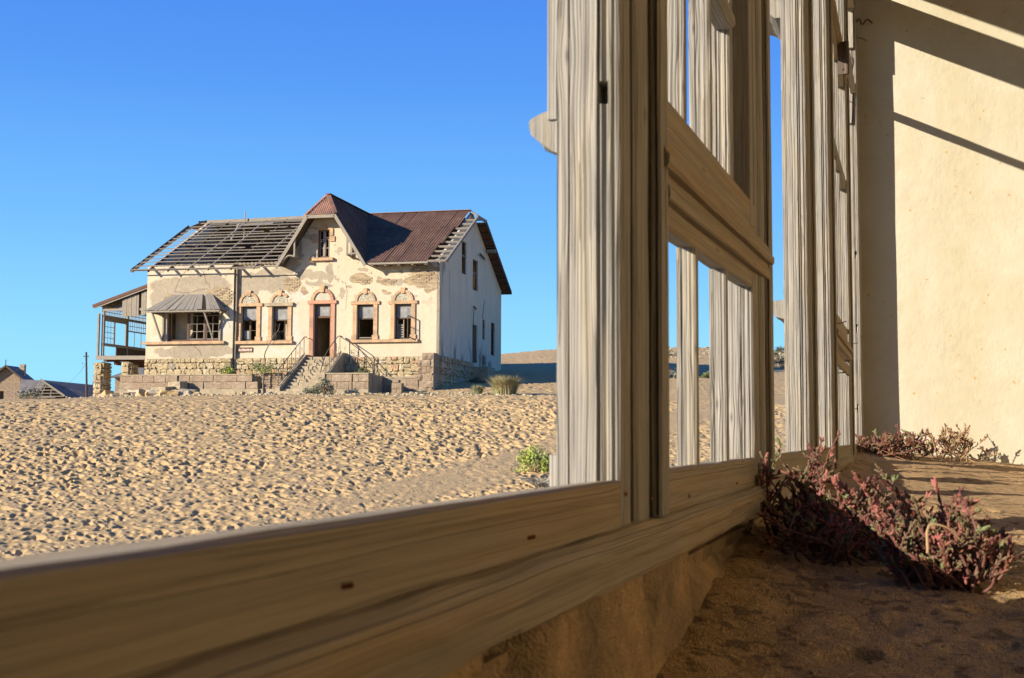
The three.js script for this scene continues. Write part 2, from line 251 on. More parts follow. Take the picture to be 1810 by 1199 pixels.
M.gable = mat('stained_gable_plaster', { map: rep(tex(1024, 1024, (u, v) => {
  const x = u * 13.5, y = v * 8.6 - .4, a = fbm(x * .8, y * .8, 5, 111) - .5, n = fbm(x * 7, y * 7, 3, 113) - .5, st = fbm(x * 4, y * .5, 4, 115) - .5;
  let c = [.62, .53, .37].map(q => q * (1 + .2 * a + .12 * n + .2 * st));
  const wh = (1 - sstep(.3, 2.6, y + 1.2 * a)) * .75; c = c.map((q, i) => mix(q, [.52, .48, .39][i] * (1 + .2 * n), wh));
  const bare = (1 - sstep(.25, .6, x + 1.6 * (fbm(y * 1.1, x * 1.3, 4, 117) - .5) - .35 * sstep(3, 4.6, y))) * sstep(-.4, 1, y); c = c.map((q, i) => mix(q, [.30, .26, .20][i] * (1 + .3 * n), bare));
  const cr = 1 - sstep(.012, .03, Math.abs(x - 1.75 - .35 * (fbm(y * .9, 2, 4, 119) - .5) - .07 * (4.4 - y)) ); c = c.map(q => q * (1 - .75 * cr * (y < 4.3 ? 1 : 0)));
  const dirt = sstep(.55, .7, fbm(x * 2.2, y * .9, 4, 121)) * (1 - sstep(.2, 1.5, y)); return c.map((q, i) => mix(q, [.16, .14, .11][i], dirt * .8));
}), 1 / 13.5, 1 / 8.6, 0, .4 / 8.6), bumpMap: rep(grit, .5, .5), bumpScale: .02 });

// ---------------------------------------------------------------- the sand: one sheet from the window to the horizon
const curve = (pts, d) => { if (d <= pts[0][0]) return pts[0][1]; for (let i = 1; i < pts.length; i++) if (d < pts[i][0]) { const [a, A] = pts[i - 1], [b, B] = pts[i], t = (d - a) / (b - a); const s0 = i > 1 ? (B - pts[i - 2][1]) / (b - pts[i - 2][0]) : 0, s1 = i < pts.length - 1 ? (pts[i + 1][1] - A) / (pts[i + 1][0] - a) : 0, h = b - a; return (1 + 2 * t) * (1 - t) ** 2 * A + t * (1 - t) ** 2 * h * s0 + t * t * (3 - 2 * t) * B + t * t * (t - 1) * h * s1; } return pts[pts.length - 1][1]; };
const SLOPE = [[22, -3.0], [27, -2.85], [30, -2.35], [34, -1.6], [42, -.1], [48, .95], [53, 1.48], [58, 1.72], [66, 1.80], [90, 1.8], [400, 2], [3000, 2]];
function landHeight(x, z) {                       // large forms only, metres above the lowest sand
  const d = -z, r = x / Math.max(d, 1);
  let h = curve(SLOPE, d);
  h -= .25 * sstep(-10, -24, x) * sstep(30, 50, d);
  h -= 2.3 * sstep(-.285, -.335, r) * sstep(66, 96, d);
  const right = sstep(-9, -3, x + .06 * (d - 60));
  const up = d < 57 ? 0 : d < 98 ? (d - 57) * .124 : 5.08 - (d - 98) * .02;
  h += right * (d < 98 ? up : Math.max(-1, up)) * (1 - .10 * sstep(.13, .24, r)) * (1 - .09 * (1 - sstep(-3, 5, x)) * sstep(70, 95, d));
  h += (.5 * (fbm(x * .045, z * .045, 3, 201) - .5) + .16 * (fbm(x * .22, z * .22, 2, 203) - .5)) * sstep(20, 45, d) * (d > 66 ? 1 : .55);
  return EYE + h;
}
function pathMask(x, z) {                         // the smooth beaten track below the slope
  const d = -z, ax = -6.3, ad = 29.5, bx_ = 1.8, bd = 40.5, t = ((x - ax) * (bx_ - ax) + (d - ad) * (bd - ad)) / ((bx_ - ax) ** 2 + (bd - ad) ** 2);
  const q = (x - ax) * (bd - ad) - (d - ad) * (bx_ - ax), w = q / Math.hypot(bx_ - ax, bd - ad) + 1.2 * (fbm(x * .4, z * .4, 2, 207) - .5);
  return sstep(.0, .45, t) * (1 - sstep(.8, 1.9, Math.abs(w - .1)));
}
function prints(x, z, cell, seed, r0, r1, dep) { // trampled sand: overlapping hollows with pushed-up rims
  const i0 = Math.floor(x / cell), j0 = Math.floor(z / cell); let h = 0;
  for (let i = i0 - 1; i <= i0 + 1; i++) for (let j = j0 - 1; j <= j0 + 1; j++) {
    if (hash(i, j, seed + 5) < .22) continue;
    const px = (i + hash(i, j, seed)) * cell, pz = (j + hash(i, j, seed + 1)) * cell, an = hash(i, j, seed + 2) * 6.283, rr = mix(r0, r1, hash(i, j, seed + 3));
    const dx = x - px, dz = z - pz; if (dx * dx + dz * dz > rr * rr * 13.5) continue; const c = Math.cos(an), s = Math.sin(an), a = (dx * c + dz * s) / (rr * 1.5), b = (-dx * s + dz * c) / (rr * .85), q = a * a + b * b;
    if (q > 6) continue; const k = dep * mix(.5, 1.25, hash(i, j, seed + 4)), e = Math.sqrt(q);
    h += k * (-Math.exp(-q * q * .8) + .12 * Math.exp(-((e - 1.4) ** 2) * 4) * (1 + .6 * a / (e + .2)));
  }
  return h;
}
function sandRelief(x, z) {
  const d = -z; if (d < 14 || d > 130) return 0;
  const p = pathMask(x, z), near = sstep(14, 24, d), far = 1 - .70 * sstep(48, 57, d), right = 1 - .35 * sstep(2, 9, x);
  const a = near * (1 - .88 * p) * (d < 66 ? far : .30) * right;
  const drift = .6 + .75 * sstep(.28, .62, fbm(x * .16, z * .16, 3, 227)); return a * drift * (prints(x, z, .315, 301, .065, .125, .125) + prints(x, z, .21, 331, .04, .07, .055) + .05 * (fbm(x * 2.6, z * 2.6, 3, 221) - .5)) + .012 * (fbm(x * 7, z * 7, 2, 223) - .5) * near;
}
const groundAt = (x, z) => landHeight(x, z) + sandRelief(x, z);
{
  const az = [], A0 = -25 * R, A1 = 16.5 * R;     // fine columns where the sand is looked at, coarse ones all round
  for (let a = -180; a < -25; a += 5) az.push(a * R); for (let k = 0; k <= 520; k++) az.push(mix(A0, 3 * R, k / 520)); for (let k = 1; k < 12; k++) az.push(mix(3, 6.2, k / 12) * R); for (let k = 0; k <= 140; k++) az.push(mix(6.2, 13, k / 140) * R); for (let k = 1; k <= 8; k++) az.push(mix(13, 16.5, k / 8) * R); for (let a = 20; a <= 180; a += 5) az.push(a * R);
  const rr = [6]; let r = 6; while (r < 3200) { r += r < 24 ? .8 : r < 27 ? .12 : r < 56 ? .041 : r < 105 ? .041 + (r - 56) * .012 : r * .06; rr.push(r); }
  const pos = new Float32Array(az.length * rr.length * 3), uv = new Float32Array(az.length * rr.length * 2), idx = []; let o = 0;
  for (const q of rr) for (const a of az) { const x = Math.sin(a) * q, z = -Math.cos(a) * q, inside = a >= A0 && a <= A1; pos[o * 3] = x; pos[o * 3 + 1] = (z > -6 ? EYE - 3.0 : inside ? groundAt(x, z) : landHeight(x, z)); pos[o * 3 + 2] = z; uv[o * 2] = x; uv[o * 2 + 1] = z; o++; }
  const n = az.length; for (let j = 0; j < rr.length - 1; j++) for (let i = 0; i < n - 1; i++) { const b = j * n + i; idx.push(b, b + 1, b + n, b + 1, b + n + 1, b + n); }
  const g = new THREE.BufferGeometry(); g.setAttribute('position', new THREE.BufferAttribute(pos, 3)); g.setAttribute('uv', new THREE.BufferAttribute(uv, 2)); g.setIndex(idx); g.computeVertexNormals();
  structure('sand_ground', g, M.sand, 'wind-blown desert sand full of footprints rising to the house and the dune');
}

// ---------------------------------------------------------------- the room of the window: x along the window wall, z into the room
const ALPHA = 17.9 * R, WALL_TURN = Math.PI / 2 - ALPHA, WALL_POS = [-.40 * Math.cos(ALPHA), EYE, -.40 * Math.sin(ALPHA)], LEND = 10.6;
const roomThing = (name, label, cat, group) => thing(name, label, cat, WALL_POS, WALL_TURN, group);
const floorH = (x, z) => curve([[-4, -.58], [0, -.50], [2.1, -.392], [3.25, -.288], [6, -.215], [8.5, -.17], [11, -.10]], x) - .085 * clamp(z - .05, 0, 1.1) * sstep(2, 9, x) - .02 * clamp(z, 0, 3) + .035 * (fbm(x * 2.2, z * 2.2, 3, 231) - .5) + .02 * Math.exp(-((z / .12) ** 2));
{
  const xs = [], zs = []; for (let x = -3; x < .8; x += .15) xs.push(x); for (let x = .8; x < 4; x += .010) xs.push(x); for (let x = 4; x <= LEND + .06; x += .03) xs.push(x);
  for (let z = -.12; z < 1.6; z += .012) zs.push(z); for (let z = 1.6; z <= 3.1; z += .1) zs.push(z);
  const pos = [], uv = [], idx = [], fr = (x, z) => { const cr = Math.abs(fbm(x * 1.3 + .3 * z, z * 4.2, 3, 241) - .5) * 2; return floorH(x, z) + (.012 * (fbm(x * 26, z * 26, 3, 233) - .5) + .016 * (fbm(x * 9, z * 9, 2, 235) - .5) + prints(x, z, .17, 243, .02, .045, .012)) * (1 - .7 * sstep(4, 6.5, x)) - .007 * (1 - sstep(0, .05, cr)) * sstep(5, 7, x); };
  for (const x of xs) for (const z of zs) { pos.push(x, fr(x, z), z); uv.push(x, z); }
  const n = zs.length; for (let i = 0; i < xs.length - 1; i++) for (let j = 0; j < n - 1; j++) { const b = i * n + j; idx.push(b, b + 1, b + n, b + 1, b + n + 1, b + n); }
  const g = new THREE.BufferGeometry(); g.setAttribute('position', new THREE.Float32BufferAttribute(pos, 3)); g.setAttribute('uv', new THREE.Float32BufferAttribute(uv, 2)); g.setIndex(idx); g.computeVertexNormals();
  const f = structure('sand_floor', g, M.floorSand, 'packed brown sand covering the floor inside the window'); f.position.set(...WALL_POS); f.rotation.y = WALL_TURN;
}
{ // walls that close the room: the cream end wall in view, the rest beside and behind the camera
  const t = roomThing('plaster_wall', 'cream limewashed end wall at right with slanted shadows on it', 'wall');
  const n = 60, pos = [], uv = [], idx = []; // a slightly uneven face, in front of the wall's body
  for (let i = 0; i <= n; i++) for (let j = 0; j <= n; j++) { const z = mix(-.02, 3.1, i / n), y = mix(-.75, 4.2, j / n); pos.push(LEND + .012 * (fbm(z * 1.2, y * 1.2, 3, 251) - .5), y, z); uv.push(z, y); }
  for (let i = 0; i < n; i++) for (let j = 0; j < n; j++) { const b = i * (n + 1) + j; idx.push(b, b + 1, b + n + 1, b + 1, b + n + 2, b + n + 1); }
  const g = new THREE.BufferGeometry(); g.setAttribute('position', new THREE.Float32BufferAttribute(pos, 3)); g.setAttribute('uv', new THREE.Float32BufferAttribute(uv, 2)); g.setIndex(idx); g.computeVertexNormals();
  part('wall_face', g, M.plaster, t); part('wall_body', bb(LEND + .03, LEND + .35, -1, 4.2, -.12, 3.3), M.plaster, t);
  const w = roomThing('inner_wall', 'long plain plaster wall opposite the windows, beside the camera', 'wall'); part('wall_body', bb(.2, LEND + .02, -1, 4.2, 3.02, 3.3), M.ochrePlaster, w); part('wall_body', bb(-3, .2, 2.9, 4.2, 3.02, 3.3), M.mudPlaster, w); part('wall_body', bb(-3, 5.6, -1, 4.2, 6.5, 6.8), M.mudPlaster, w); part('wall_body', bb(5.6, 5.8, -1, 4.2, 3.3, 6.8), M.mudPlaster, w); part('wall_body', bb(-3.3, 5.8, 2.9, 3.1, 3.3, 6.8), M.darkTimber, w); part('floor', bb(-3.3, 5.8, -.7, -.6, 3.0, 6.8), M.mudPlaster, w);
  const b = roomThing('back_wall', 'plain plaster wall closing the room behind the camera', 'wall'); part('wall_body', bb(-3.3, -3.0, -1, 4.2, -.12, 6.8), M.mudPlaster, b);
  const c = roomThing('timber_ceiling', 'boarded ceiling over the window room, above the picture', 'ceiling'); part('board', bb(-3.3, LEND + .35, 4.1, 4.2, -.5, 3.3), M.beamWood, c);
}
{ // low wall under the sill, its render broken away just below the wood
  const t = roomThing('parapet_wall', 'low brown rendered wall under the wooden window sill', 'wall');
  part('wall_body', bb(-3, LEND, -3.6, -.24, -.30, -.035), M.mudPlaster, t);
  const xs = [], ys = 26, pos = [], uv = [], idx = []; for (let x = -3; x <= LEND; x += x > .6 && x < 4 ? .02 : .1) xs.push(x);
  for (const x of xs) for (let j = 0; j <= ys; j++) { const y = mix(-.75, -.208, Math.pow(j / ys, .7)), broken = sstep(.42, .6, fbm(x * 3.1, 4, 4, 261)) * sstep(-.30 - .05 * fbm(x * 5, 1, 3, 263), -.235, y); const z = -.006 + .006 * (fbm(x * 5, y * 14, 4, 265) - .5) + .004 * (fbm(x * 30, y * 30, 3, 267) - .5) - .045 * broken - .02 * (y + .208) ; pos.push(x, y, z); uv.push(x, y); }
  for (let i = 0; i < xs.length - 1; i++) for (let j = 0; j < ys; j++) { const b = i * (ys + 1) + j; idx.push(b, b + ys + 1, b + 1, b + 1, b + ys + 1, b + ys + 2); }
  const g = new THREE.BufferGeometry(); g.setAttribute('position', new THREE.Float32BufferAttribute(pos, 3)); g.setAttribute('uv', new THREE.Float32BufferAttribute(uv, 2)); g.setIndex(idx); g.computeVertexNormals(); part('render_coat', g, M.mudPlaster, t);
}

// ---------------------------------------------------------------- the weathered window wall
{
  const W = roomThing('window_frame', 'row of weathered grey timber window frames without glass, running to the cream wall', 'window frame');
  const q = rnd(7), add = (name, geo, par = W) => part(name, geo, /rail|sill|^moulding|head_beam|wall_plate/.test(name) ? M.woodIn : M.wood, par);
  // a vertical face across x = s (seen from the camera, in the sun): worn ridges towards the room
  const lit = (s, depth, k = 1) => { const p = [[s, -depth], [s + .001 * k, -depth * .82], [s + .004 * k, -depth * .80], [s + .0005, -depth * .77], [s, -.034], [s + .007 * k, -.031], [s + .002, -.027], [s + .009 * k, -.021], [s + .001, -.0165], [s + .001, -.012], [s + .008 * k, -.0085], [s + .001, -.005], [s + .004, 0]]; return p; };
  const flatFace = (a, b, z) => { const r = []; const n = Math.max(2, Math.round((b - a) / .022)); for (let i = 1; i < n; i++) { const x = mix(a, b, i / n); r.push([x - .0025, z], [x, z - .0022 * (.3 + q())], [x + .0025, z]); } return r; };
  const TOP = 4.05, holes = [];
  function upright(name, s, e, depth, y0, y1, o = {}) { const z = o.z ?? 0, P = [...lit(s, depth, o.k ?? 1).map(([a, b]) => [a, b + z]), ...flatFace(s + .004, e, z), [e, z], [e, z - depth]]; return add(name, sweep(P, 'y', y0, y1, { amp: o.amp ?? .0014, step: o.step ?? .03, freq: 5 }), o.par ?? W); }
  function post(s, o = {}) {                       // jamb | gap | cover bead | gap | jamb, round a solid core
    const g = new THREE.Group(); g.name = 'post'; W.add(g); shade(g);
    add('post_core', sweep(rect(s + .045, s + .275, -.085, -.030), 'y', -.13, TOP), g);
    if (o.mortise) { // a jamb face cut by mortise holes: its worn strip is set in lengths with gaps left open
      const P = lit(s, .094).filter(p => p[1] <= -.0335); P.push([s + .05, -.034], [s + .05, -.094]); add('jamb', sweep(P, 'y', -.13, TOP, { amp: .0014, step: .03, freq: 5 }), g);
      const S = lit(s, .094).filter(p => p[1] >= -.0345 && p[1] < -.0160); S.push([s + .05, -.0165], [s + .05, -.034]);
      const cuts = [-.13, ...o.mortise.flatMap(y => [y - .017, y + .017]), TOP]; for (let i = 0; i < cuts.length; i += 2) add('jamb', sweep(S, 'y', cuts[i], cuts[i + 1], { amp: .0014, step: .03, freq: 5, seed: 91 }), g);
      const T = lit(s, .094).filter(p => p[1] >= -.0170); T.push(...flatFace(s + .004, s + .07, 0), [s + .07, 0], [s + .07, -.0168]); add('jamb', sweep(T, 'y', -.13, TOP, { amp: .0014, step: .03, freq: 5 }), g);
    } else upright('jamb', s, s + .07, .094, o.foot ?? -.13, TOP, { par: g });
    add('cover_bead', sweep([[s + .100, -.03], [s + .100, -.002], [s + .108, .004], [s + .125, .001], [s + .14, .005], [s + .155, .001], [s + .172, .005], [s + .192, .003], [s + .20, -.003], [s + .20, -.03]], 'y', -.135, TOP, { step: .04 }), g);
    upright('jamb', s + .230, s + .293, .07, -.128, TOP, { par: g, k: .6, z: .016 });
    return g;
  }
  const sill = [[-.31, -.155], [-.31, -.205], [-.03, -.206], [.012, -.205], [.019, -.198], [.020, -.176], [.024, -.166], [.026, -.156], [.022, -.143], [.010, -.133], [-.01, -.130], [-.06, -.131]];
  add('sill', sweep(sill, 'x', -2.9, LEND - .02, { amp: .006, step: .03, freq: 7 }));
  const bays = [[-1.55, .06], [.378, 1.742], [2.058, 3.362], [3.678, 5.112], [5.428, 6.552], [6.868, 8.452], [8.768, 10.282]];
  const posts = [.06, 1.74, 3.36, 5.11, 6.55, 8.45];
  posts.forEach((s, i) => post(s, i === 1 ? { mortise: [.50, 1.9] } : i === 3 ? { mortise: [1.235, .59, -.02, 2.1] } : i === 4 ? { mortise: [1.75, .47] } : i === 5 ? {} : {}));
  { // last jamb against the end wall
    const g = new THREE.Group(); g.name = 'post'; W.add(g);
    const P = lit(10.28, .094).filter(p => p[1] <= -.0335); P.push([10.56, -.034], [10.56, -.094]); add('jamb', sweep(P, 'y', -.13, TOP), g);
    const S = lit(10.28, .094).filter(p => p[1] >= -.0345 && p[1] < -.016); S.push([10.5, -.0165], [10.5, -.034]); const cuts = [-.13, ...[.22, .86, 1.45].flatMap(y => [y - .03, y + .03]), TOP]; for (let i = 0; i < cuts.length; i += 2) add('jamb', sweep(S, 'y', cuts[i], cuts[i + 1], { seed: 92 }), g);
    add('jamb', sweep([[10.281, -.0168], [10.284, 0], [10.40, 0], [10.42, .008], [10.575, .006], [10.575, -.0168]], 'y', -.13, TOP), g);
  }
  bays.forEach(([a, b], i) => { if (i === 6) b += .004; const top = i === 1 ? -.064 : -.057;
    add('bottom_rail', sweep([[-.092, -.131], [-.092, top - .010], [-.06, top - .004], [-.03, top - .003], [-.006, top], [0, top - .004], [.001, top - .02], [-.001, top - .022], [.0, -.131]], 'x', a, b, { amp: .0022, step: .03, freq: 5 })); });
  // muntins: moulded, the sunlit side towards the camera
  const muntin = (x, y0, y1, par, w = .034, d = .038, z = -.002) => upright('muntin', x, x + w, d, y0, y1, { par, z, k: .38, amp: .001 });
  const mid = 2.7;
  function transom(a, b, y, tilt, par) {           // two stepped mouldings between sash rails; y is the underside of the lower one
    const at = dy => y + dy + tilt * (a - (a + b) / 2), o = { amp: .002, step: .03, freq: 6, tilt };
    add('moulding', sweep([[-.04, at(.04)], [-.04, at(.100)], [.004, at(.100)], [.012, at(.092)], [.020, at(.070)], [.025, at(.064)], [.025, at(.049)], [.021, at(.043)]], 'x', a - .05, b + .24, o), par);
    add('moulding', sweep([[-.05, at(0)], [-.05, at(.058)], [.004, at(.058)], [.006, at(.052)], [.012, at(.026)], [.015, at(.018)], [.015, at(.003)], [.012, at(0)]], 'x', a + .008, b + .27, o), par);
    add('rail', sweep([[-.045, at(.10)], [-.045, at(.188)], [-.012, at(.192)], [-.004, at(.188)], [0, at(.180)], [0, at(.10)]], 'x', a, b, o), par);
  }
  function lowerSash(a, b, yTop, tilt, xs) {
    const g = new THREE.Group(); g.name = 'sash'; W.add(g);
    for (const x of xs) muntin(x, -.06, yTop - .01 + tilt * (x - (a + b) / 2), g);
    upright('stile', b - .055, b, .042, -.131, yTop + .03, { par: g, k: .6, z: -.001 });
    const at = d => yTop + d + tilt * (a - (a + b) / 2); add('rail', sweep([[-.05, at(.0)], [-.05, at(.05)], [-.002, at(.05)], [-.002, at(-.006)], [-.006, at(-.010)], [-.012, at(-.010)], [-.03, at(-.004)]], 'x', a, b, { amp: .002, step: .03, tilt }), g);
    return g;
  }
  const s2 = lowerSash(2.058, 3.362, .385, .026, [2.408, 2.822]); transom(2.05, 3.38, .418, .030, s2);
  { const g = new THREE.Group(); g.name = 'sash'; W.add(g); // upper light of the second bay, one glazing bar broken off
    for (const x of [2.335, 2.66]) muntin(x, .59, 3.47, g, .036, .045, -.010); upright('stile', 2.985, 3.045, .055, .58, 3.47, { par: g, k: .6, z: -.012 });
    add('stile', sweep(rect(3.10, 3.25, -.075, -.05), 'y', .55, 3.47), g); add('stile', sweep(rect(3.26, 3.32, -.05, .002), 'y', .55, 3.47), g);
    add('glazing_bar', sweep([[-.045, .975], [-.045, 1.0], [-.03, 1.012], [-.002, 1.012], [.004, 1.0], [.004, .982], [-.008, .972]], 'x', 2.30, 2.985, { amp: .0015, tilt: .02 }), g); }
  const s5 = lowerSash(6.868, 8.452, .41, 0, [7.27, 7.66, 8.05]); transom(6.868, 8.3, .50, 0, s5);
  { const g = new THREE.Group(); g.name = 'sash'; W.add(g);
    for (const x of [7.27, 7.66]) muntin(x, .69, 2.36, g, .045, .045); upright('stile', 8.28, 8.36, .055, .66, 2.36, { par: g, k: .5, z: .01 });
    add('glazing_bar', bb(6.868, 8.29, 1.60, 1.66, -.05, .004), g); add('rail', bb(6.868, 8.45, 2.28, 2.36, -.05, 0), g);
    transom(6.868, 8.3, 2.36, 0, g); }
  for (const [i, [a, b]] of bays.entries()) if (i !== 2) { add('head_beam', bb(a, b, 3.466, 3.76, -.10, -.002)); } else add('head_beam', bb(a, b, 3.466, 3.76, -.10, -.002));
  add('glazing_bar', sweep([[-.04, 2.765], [-.04, 2.815], [-.01, 2.822], [0, 2.81], [0, 2.772]], 'x', 8.768, 10.282, { amp: .004, freq: 3 }));
  add('wall_plate', bb(-3, LEND, 3.99, 4.10, -.12, .004));
  // worn ends of lost drip mouldings outside the posts
  const stub = (x, y, z0, z1, h, round) => { const P = round ? [[z1, y - h * .5], [z0 + .03, y - h * .35], [z0 + .004, y], [z0, y + h * .25], [z0 + .012, y + h * .45], [z0 + .05, y + h * .5], [z1, y + h * .5]] : [[z1, y - h * .5], [z1 - .03, y - h * .5], [z1 - .06, y - h * .2], [z1 - .09, y - h * .05], [z0, y], [z0, y + h * .5], [z1, y + h * .5]]; return add('drip_moulding', sweep(P, 'x', x, x + .34, { amp: .004, freq: 9, step: .02 })); };
  add('drip_moulding', sweep([[-.088, .414], [-.106, .420], [-.126, .434], [-.138, .447], [-.143, .459], [-.141, .469], [-.133, .477], [-.118, .482], [-.088, .482]], 'x', 1.757, 1.80, { amp: .004, freq: 30, step: .006 })); stub(5.13, .51, -.16, -.09, .08, true); stub(5.13, 1.90, -.20, -.09, .20, false); stub(5.13, 1.77, -.16, -.09, .09, false);
  add('outer_stop', bb(1.752, 1.80, .468, 4.0, -.112, -.0945)); add('outer_stop', bb(1.752, 1.80, -.2, -.03, -.108, -.0945)); add('outer_stop', bb(1.805, 2.0, -.2, 4, -.108, -.0945));
  // rusty fittings
  const iron = (name, geo, m = M.iron) => part(name, geo, m, W);
  const nail = (x, y, z0, len, dy = .004) => iron('nail', tube([[x, y, z0], [x + .004, y + dy * .5, z0 + len * .5], [x + .01, y + dy, z0 + len]], .0028, 6), M.iron);
  nail(6.95, .60, -.01, .07, .02); nail(6.92, .335, -.01, .06, .006); nail(8.75, .18, -.01, .05); nail(8.73, .62, 0, .045, .01);
  for (const [x, y] of [[1.77, -.085], [1.95, -.10], [2.30, -.112], [2.95, -.112], [3.55, .07], [2.02, .14], [1.99, .42], [1.91, .455], [3.60, .33], [2.04, .47], [2.01, -.09], [1.88, -.09]]) iron('nail', new THREE.SphereGeometry(.0034, 8, 6).scale(1, 1, .6).translate(x, y, .0025), M.rustIron);
  for (const x of [.84, 1.30]) iron('nail', tube([[x, -.112, -.002], [x + .0005, -.111, .004], [x + .001, -.110, .007]], .0022, 8), M.rustIron);
  const hinge = iron('hinge', merge([bb(7.60, 7.618, 2.17, 2.37, .002, .05), new THREE.CylinderGeometry(.016, .016, .20, 12).translate(7.606, 2.27, .052)]), M.iron);
  part('screw', merge([.07, 0, -.07].map(y => new THREE.SphereGeometry(.008, 8, 6).translate(7.60, 2.27 + y, .03))), M.iron, hinge);
  iron('hook', tube([[10.285, 2.93, -.075], [10.262, 2.95, -.07], [10.245, 3.00, -.06], [10.245, 3.05, -.05], [10.26, 3.08, -.045]], .005, 6));
  add('batten', beam([10.268, 2.86, -.045], [10.262, 2.52, -.06], .022, .045, [0, 0, 1])); add('batten', beam([10.262, 3.46, -.05], [10.262, 3.14, -.05], .03, .07, [0, 0, 1]));
  iron('wire', tube([[10.27, 2.70, -.03], [10.24, 2.69, -.04], [10.21, 2.71, -.07]], .003, 5)); iron('wire', tube([[10.45, 3.28, .01], [10.5, 3.285, .05], [10.56, 3.28, .08]], .004, 5));
  iron('wire', tube([[10.40, 3.40, .01], [10.46, 3.44, .03], [10.52, 3.41, .05], [10.55, 3.46, .09], [10.57, 3.43, .13]], .007, 5)); iron('wire', tube([[10.3, .0, .03], [10.38, -.06, .05], [10.43, -.10, .04]], .003, 5));
}

// ---------------------------------------------------------------- the house on the rise: x along its front (0 = right corner), y over the plinth, z towards the window
const HTURN = -13.2 * R, HPOS = [-3.522, EYE + 3.854 - 2.2, -60], OFF = 2.2;
const hw = (u, y, z) => [HPOS[0] + u * Math.cos(HTURN) + z * Math.sin(HTURN), HPOS[1] + OFF + y, HPOS[2] - u * Math.sin(HTURN) + z * Math.cos(HTURN)];
const houseThing = (name, label, cat, group) => thing(name, label, cat, HPOS, HTURN, group);
const put = (name, geo, m, par) => { const o = part(name, geo, m, par); if (par.parent === scene) o.position.y += OFF; return o; };
const sub = (name, par) => { const g = new THREE.Group(); g.name = name; par.add(g); if (par.parent === scene) g.position.y = OFF; return g; };

const stoneGeo = [...Array(8)].map((_, k) => { // lumpy squared rubble, one unit each way
  const g = new THREE.BoxGeometry(1, 1, 1, 2, 2, 1), p = g.attributes.position, q = 5 + (k % 3);
  for (let i = 0; i < p.count; i++) { const x = p.getX(i) * 2, y = p.getY(i) * 2, z = p.getZ(i) * 2, l = Math.pow(Math.abs(x) ** q + Math.abs(y) ** q + Math.abs(z) ** q, 1 / q) || 1, c = Math.round((x + 3) * 9 + (y + 3) * 31 + (z + 3) * 71);
    const j = s => (hash(c, k * 13 + s, 5) - .5) * .24; p.setXYZ(i, x / l * .5 + j(1) * .9, y / l * .5 + j(2) * .9, z / l * .5 + j(3)); }
  const f = flat(g); f.computeVertexNormals(); return f; });
function rubble(par, x0, x1, y0, y1, zf, o = {}) {  // courses of stones on a face; o.side puts them on a face that runs along z
  const r = rnd(o.seed ?? 3), rows = Math.max(1, Math.round((y1 - y0) / (o.h ?? .30))); let y = y0;
  const hs = [...Array(rows)].map(() => .75 + .5 * r()), sum = hs.reduce((a, b) => a + b);
  for (const k of hs) { const h = k / sum * (y1 - y0); let x = x0;
    while (x < x1 - .03) { let w = mix(.22, .5, r()) * (o.w ?? 1); if (x1 - x - w < .16) w = x1 - x; const two = r() < .22 && h > .24;
      for (let s = 0; s < (two ? 2 : 1); s++) { const hh = two ? h / 2 : h, m = part('stone', stoneGeo[Math.floor(r() * 8)], M.stone[Math.floor(r() * r() * 7)], par); const cx = x + w / 2, cy = y + hh * (s + .5) + (r() - .5) * .02;
        m.scale.set((w - .02) * 1.02, (hh - .02) * 1.03, .22); if (o.side) { m.rotation.y = Math.PI / 2; m.position.set(zf - .04, cy, cx); } else m.position.set(cx, cy, zf - .04); if (par.parent === scene) m.position.y += OFF; m.rotation.z = (r() - .5) * .12; }
      x += w; }
    y += h; }
}
const blockGeo = [...Array(4)].map((_, k) => { const g = new THREE.BoxGeometry(1, 1, 1, 2, 2, 1), p = g.attributes.position; for (let i = 0; i < p.count; i++) { const c = Math.round((p.getX(i) + 1) * 8 + (p.getY(i) + 1) * 37 + (p.getZ(i) + 1) * 91); p.setXYZ(i, p.getX(i) + (hash(c, k, 7) - .5) * .035, p.getY(i) + (hash(c, k, 8) - .5) * .06, p.getZ(i) + (hash(c, k, 9) - .5) * .12); } const f = flat(g); f.computeVertexNormals(); return f; });
function courses(par, x0, x1, y0, rows, h, w, zf, o = {}) {
  const r = rnd(o.seed ?? 9), th = o.th ?? .24, ms = o.mats ?? M.block;
  for (let j = 0; j < rows; j++) { let x = x0 - (j & 1 ? w / 2 : 0);
    while (x < x1 - .02) { const a = Math.max(x, x0), b = Math.min(x + w * (1 + (r() - .5) * .08), x1); if (b - a > .05 && r() > (o.miss ?? 0)) { const m = part(o.name ?? 'block', blockGeo[Math.floor(r() * 4)], ms[Math.floor(r() * ms.length)], par); m.scale.set(b - a - (o.gap ?? .014), h - (o.gap ?? .014), th); const z = zf - th / 2 + (r() - .5) * (o.rough ?? .03); if (o.side) { m.rotation.y = Math.PI / 2; m.position.set(z, y0 + h * (j + .5), (a + b) / 2); } else m.position.set((a + b) / 2, y0 + h * (j + .5), z); if (par.parent === scene) m.position.y += OFF; m.rotation.z += (r() - .5) * .015; } x += w; } }
}
